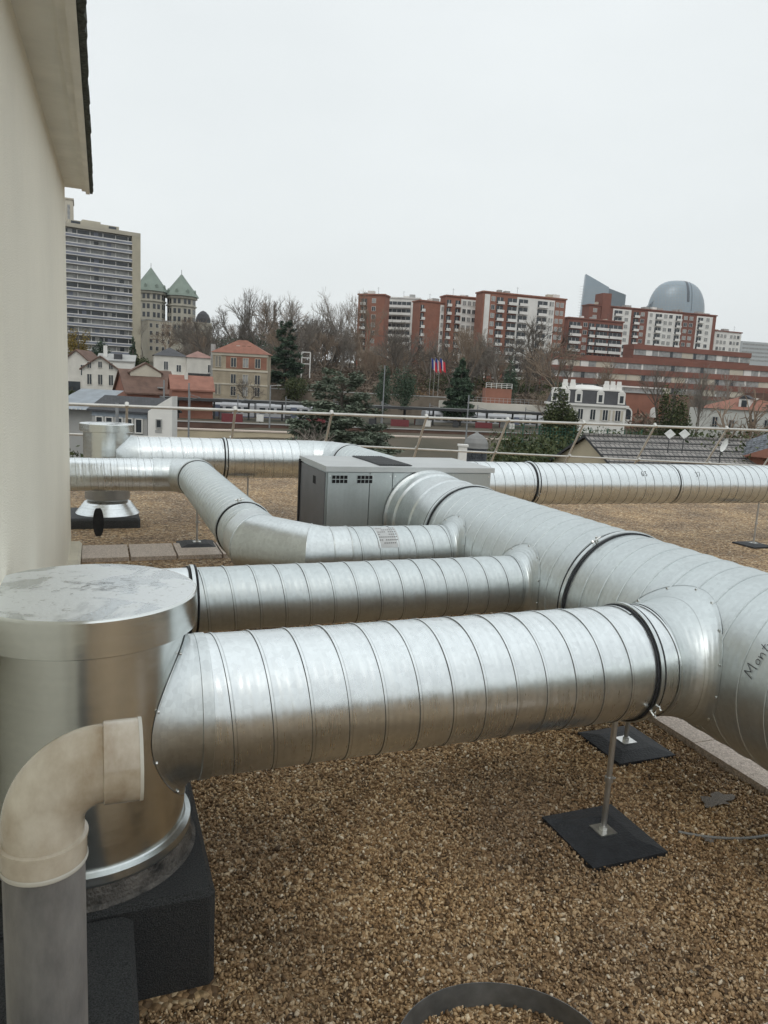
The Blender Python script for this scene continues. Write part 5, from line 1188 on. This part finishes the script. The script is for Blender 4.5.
def tree(px, yt, d, kind, label, w=None, n=5000, mt=None, seed=1, group=None, name='evergreen_tree', size=None):
    p = at(px, yt, d); z0 = tz(p.x, p.y)-.3; h = p.z-z0; e = empty(name, (p.x, p.y, z0), 0, label, 'tree', group); rs = random.Random(seed); w = (w or 40)*d/F/2
    blobs = []; br = MB(); br.cyl((0, 0, 0), (0, 0, h*.93), .035*h*.5, .01*h, n=8)
    if kind == 'cone':
        for i in range(60):
            t = (i+.5)/60; a = rs.uniform(0, 6.28); r = w*(1-t)**.75*rs.uniform(.55, 1); z = h*(.12+.86*t)
            blobs.append((r*.6*cos(a), r*.6*sin(a), z, max(.25, r*.5), max(.25, r*.5), h*.035, r*r+.2))
    elif kind == 'cedar':
        for i in range(95):
            t = rs.uniform(0, 1); a = rs.uniform(0, 6.28); R = w*(1-t**1.6*.72)*rs.uniform(.55, 1.05); z = h*(.26+.70*t)
            q = (R*.72*cos(a), R*.72*sin(a), z); blobs.append((*q, R*.36, R*.36, h*.03, R*R)); br.cyl((0, 0, z-h*.05), q, .05, .02, n=4, caps=False)
            blobs.append((R*.95*cos(a), R*.95*sin(a), z+h*.012, R*.22, R*.22, h*.025, R*R*.4))
    else:
        for i in range(26):
            u = Vector((rs.gauss(0, 1), rs.gauss(0, 1), rs.gauss(0, 1))).normalized()*rs.uniform(.3, .85); q = (u.x*w, u.y*w, h*.56+u.z*h*.42); s_ = rs.uniform(.18, .36)
            blobs.append((*q, w*s_*1.3, w*s_*1.3, h*s_*.6, s_**2)); br.cyl((0, 0, h*.25), q, .06, .02, n=4, caps=False)
    br.build('trunk', TRUNK, e)
    clumps('crown', blobs, n, size or max(.10, d/F*.8), mt or L_PINE, e, flat=.75 if kind == 'cedar' else .2, elong=1.5 if kind != 'round' else 1, seed=seed)
    return e
tree(343, 366, 66, 'cedar', 'big spreading grey green cedar right behind the guard rail', 124, 42000, L_CED, 3, size=.13)
tree(286, 318, 165, 'cedar', 'dark layered cedar beside the brick villa among bare trees', 42, 9000, L_PINE, 5, size=.28)
tree(407, 362, 128, 'round', 'dark green pine left of the flags', 36, 5000, L_PINE, 6); tree(386, 366, 140, 'round', 'dark shrubby pine behind the big cedar', 26, 3500, L_PINE, 16)
tree(463, 357, 140, 'cone', 'dark green conical conifer right of the flags', 48, 16000, L_PINE, 7, size=.24)
tree(511, 358, 160, 'round', 'small green tree in front of the largest brick block', 20, 2500, L_PINE, 8)
tree(565, 388, 80, 'round', 'dense dark evergreen in front of the white villa', 44, 14000, L_BUSH, 9, size=.14)
tree(676, 385, 70, 'round', 'ivy covered green tree in front of the brick hall', 42, 9000, L_BUSH, 10, size=.12)
tree(78, 328, 200, 'round', 'yellow leaved tree at the foot of the grey tower', 30, 4000, L_YEL, 11); tree(133, 336, 215, 'cone', 'narrow dark fir between the tower and the pointed towers', 16, 3000, L_PINE, 12)
tree(141, 352, 178, 'round', 'round green tree behind the white houses', 26, 3500, L_BUSH, 13); tree(100, 338, 205, 'round', 'dark fir left of the tower foot', 20, 3000, L_PINE, 14)
tree(72, 385, 120, 'round', 'dark green shrub beside the two row white house', 22, 3000, L_BUSH, 17); tree(250, 332, 240, 'round', 'dark evergreen behind the brick villa roof', 90, 7000, L_PINE, 18)
tree(297, 372, 150, 'round', 'leafy shrub right of the brick villa', 40, 4000, L_BUSH, 19); tree(275, 300, 300, 'cone', 'grey tree spire among the tall bare trees', 22, 2500, L_TWIG, 20)
tree(78, 452, 30, 'round', 'green shrub visible between wall and far cowl', 30, 3000, L_BUSH, 21)
# tall bare trees with a shape of their own
for i, (px, yt, d, kd, sd, sx, lab) in enumerate([
    (262, 289, 230, 'tall', 1, .9, 'tall bare tree rising left of the tree tops pair'), (296, 290, 235, 'tall', 2, .9, 'tall bare tree above the dark layered cedar'),
    (279, 298, 250, 'round', 3, .9, 'bare tree between the two tallest ones on the left'), (317, 312, 250, 'round', 4, .8, 'shorter bare tree right of the cedar top'),
    (345, 287, 240, 'tall', 5, .8, 'tall bare tree just left of the narrow red block'), (366, 289, 225, 'tall', 6, .8, 'tall bare tree in front of the narrow red block'),
    (243, 305, 270, 'round', 7, .8, 'bare tree at the left end of the tall group'), (335, 300, 230, 'tall', 8, .7, 'slender bare tree left of the narrow red block'),
    (466, 322, 190, 'tall', 9, .8, 'bare tree behind the dark conical conifer'), (540, 318, 195, 'round', 10, .9, 'bare tree covering the lower right of the largest block'),
    (498, 330, 185, 'round', 11, .9, 'brownish bare tree before the largest brick block'), (562, 340, 165, 'round', 12, 1, 'spreading bare tree in front of the stepped complex'),
    (395, 320, 205, 'round', 13, .9, 'bare tree in front of the white balcony block'), (430, 325, 200, 'tall', 14, .8, 'bare tree between white and red blocks'),
    (167, 318, 260, 'round', 15, 1, 'bare tree in front of the pointed towers'), (190, 322, 255, 'round', 16, 1, 'bare tree right below the right pointed tower'), (143, 315, 270, 'tall', 17, .7, 'bare tree beside the tower end wall'),
    (664, 362, 96, 'tall', 19, .8, 'bare tree rising over the ivy covered tree'), (700, 360, 88, 'tall', 20, .7, 'tall bare tree in front of the pale building'),
    (741, 388, 62, 'near', 21, .8, 'dark twisted bare tree in front of the orange roof'), (768, 395, 58, 'near', 22, .8, 'dark bare tree at the right picture edge'),
    (725, 372, 110, 'round', 23, .8, 'bare tree in front of the stepped complex on the right'), (610, 355, 140, 'round', 24, .7, 'thin bare tree behind the white villa')]):
    bare(px, yt, d, kd, sd % 9+1, lab, None, sx=sx)
# the wood on the hillside: many alike
spots = []
for i in range(70):
    px = random.uniform(185, 560); d = random.uniform(185, 290)
    yt = 345-(d-185)*.22+random.uniform(-8, 12)-(8 if 230 < px < 340 else 0)
    if 380 < px < 560: yt = max(yt, 352+random.uniform(-8, 8))
    spots.append((px, yt, d))
for i in range(34): spots.append((random.uniform(186, 356), random.uniform(314, 334), random.uniform(210, 300)))
for i in range(16): spots.append((random.uniform(360, 575), random.uniform(326, 350), random.uniform(180, 240)))
for i in range(14): spots.append((random.uniform(540, 700), random.uniform(388, 402), random.uniform(130, 160)))
for (px, yt, d) in spots: bare(px, yt, d, random.choice(['round', 'round', 'tall']), random.randint(1, 5), 'bare brown tree in the wood on the hillside', 'bare trees in the hillside wood', sx=random.uniform(.75, 1.05))
# scrub mass under the wood
bl = []
for i in range(260):
    px = random.uniform(180, 560); d = random.uniform(165, 290); p = at(px, 380, d); z = tz(p.x, p.y); r = random.uniform(3, 6.5); k_ = .5 if px > 430 else .85; bl.append((p.x, p.y, z+r*.35*k_, r, r, r*random.uniform(.7, 1.1)*k_, r*r))
for i in range(70):
    px = random.uniform(560, 800); d = random.uniform(125, 165); p = at(px, 400, d); z = tz(p.x, p.y); r = random.uniform(1.5, 3.2); bl.append((p.x, p.y, z+r*.4, r, r, r, r*r))
o = clumps('undergrowth', bl, 130000, .24, L_TWIG, None, 0, 3.0, 5); tag(o, 'brown leafless undergrowth covering the hillside', 'undergrowth', kind='stuff')
bl = []
for i in range(60):
    px = random.uniform(200, 560); d = random.uniform(175, 260); p = at(px, 390, d); z = tz(p.x, p.y); r = random.uniform(2, 4.5); bl.append((p.x, p.y, z+r*.5, r, r, r*.9, r*r))
o = clumps('ivy_thicket', bl, 22000, .3, L_BUSH, None, 0, 1.2, 6); tag(o, 'green ivy and laurel patches among the hillside wood', 'thicket', kind='stuff')
bl = []
for i in range(26):
    px = random.uniform(225, 262) if i < 0 else random.choice([random.uniform(258, 300), random.uniform(470, 500), random.uniform(395, 440)]); d = random.uniform(172, 210); p = at(px, 392, d); z = tz(p.x, p.y); r = random.uniform(2, 4); bl.append((p.x, p.y, z+r*.5, r, r, r*.9, r*r))
o = clumps('dry_hedge', bl, 12000, .28, L_DRY, None, 0, 1.2, 7); tag(o, 'rust brown beech hedge patches on the slope', 'hedge', kind='stuff')
# gardens between the roof and the railway
bl = []
for i in range(150):
    px = random.uniform(490, 800); d = random.uniform(42, 96); yy = 447-(d-42)*.30; p = at(px, 440, d); z = at(px, yy+random.uniform(2, 10), d).z; r = random.uniform(1.2, 2.6); zz = tz(p.x, p.y)
    for k in range(3): bl.append((p.x+random.uniform(-1, 1), p.y+random.uniform(-1, 1), zz+(z-zz)*(.3+.33*k)-r*.4, r, r, r*1.2, r*r))
o = clumps('garden_shrubs', bl, 90000, .14, L_BUSH, None, 0, 1.1, 8); tag(o, 'dense green shrubs in the gardens below the roof', 'shrubs', kind='stuff')
bare(300, 428, 58, 'near', 3, 'low bare shrub in front of the ochre wall left of the cedar', None, sx=.9, name='bare_shrub'); bare(318, 424, 60, 'near', 5, 'taller bare shrub at the left foot of the cedar', None, sx=1.0, name='bare_shrub')
bare(250, 378, 132, 'round', 2, 'leafless shrub in front of the brick villa', None, sx=.9, name='bare_shrub')
e = empty('green_fence', at(505, 440, 70), -yw, 'green mesh sports fence among the garden shrubs', 'fence'); q = MB()
for i in range(9): q.cyl((i*1.6, 0, -5), (i*1.6, 0, 1.6), .05, n=6)
q.build('posts', mat('fence_green', (.02, .09, .06), .7), e); q = MB()
for i in range(46): q.box(i*.28, i*.28+.03, -.01, .01, -4, 1.5)
for k in range(20): q.box(0, 12.8, -.012, .012, -4+k*.28, -3.97+k*.28)
q.build('mesh_panel', MC['fence_green'], e)
tag(bpy.data.objects['flat_roof'], kind='structure')

# catenary masts, platform lamps and signs of the station
for i in range(8):
    px = 190+i*48; d = 108+i*4.2; p = at(px, 392+i*2.2, d); z0 = tz(p.x, p.y)-.3; h = p.z-z0
    e = empty('catenary_mast', (p.x, p.y, z0), -yw, 'slim grey overhead line mast beside the railway', 'mast', 'overhead line masts along the railway')
    q = MB(); q.cyl((0, 0, 0), (0, 0, h), .11, .08, n=6); q.build('post', MC['pole_grey'], e)
    q = MB(); q.cyl((0, 0, h-.4), (1.6, -.3, h-.7), .04, n=5); q.cyl((0, 0, h-1.1), (1.6, -.3, h-.7), .03, n=5); q.build('bracket', MC['pole_grey'], e)
for i in range(11):
    px = 232+i*28; p = at(px, 413+i*1.0, 106+i*2.6); e = empty('trackside_hut' if i % 3 == 0 else 'platform_sign', (p.x, p.y, p.z-1.6), -yw, ['maroon trackside cabinet on the near platform', 'small white board on a post on the near platform', 'small dark board on a post on the near platform'][i % 3], ['cabinet', 'sign', 'sign'][i % 3], 'furniture on the near platform')
    q = MB(); w = 1.5 if i % 3 == 0 else .5; q.box(-w, w, 0, .3, .5 if i % 3 else 0, 1.5); q.build('board' if i % 3 else 'cabinet', [MC['maroon_panel'], WHITE, DARKM][i % 3], e)
    q = MB(); q.box(-.05, .05, .05, .2, -1, .5); q.build('post', DARKM, e)
# ================================================================== AIR
q = MB(); q.box(-2500, 2700, -700, 2500, -11, 320); o = q.build('haze', MAT_HAZE()) if False else None
mh = bpy.data.materials.new('haze_air'); mh.use_nodes = True; t = mh.node_tree; t.nodes.clear()
pvn = N(t, 'ShaderNodeVolumePrincipled'); pvn.inputs['Color'].default_value = (.92, .95, .97, 1); pvn.inputs['Density'].default_value = .0001; pvn.inputs['Anisotropy'].default_value = .4
ou = N(t, 'ShaderNodeOutputMaterial'); t.links.new(pvn.outputs[0], ou.inputs['Volume'])
o = q.build('haze', mh); tag(o, 'thin pale winter haze in the air', 'haze', kind='stuff')
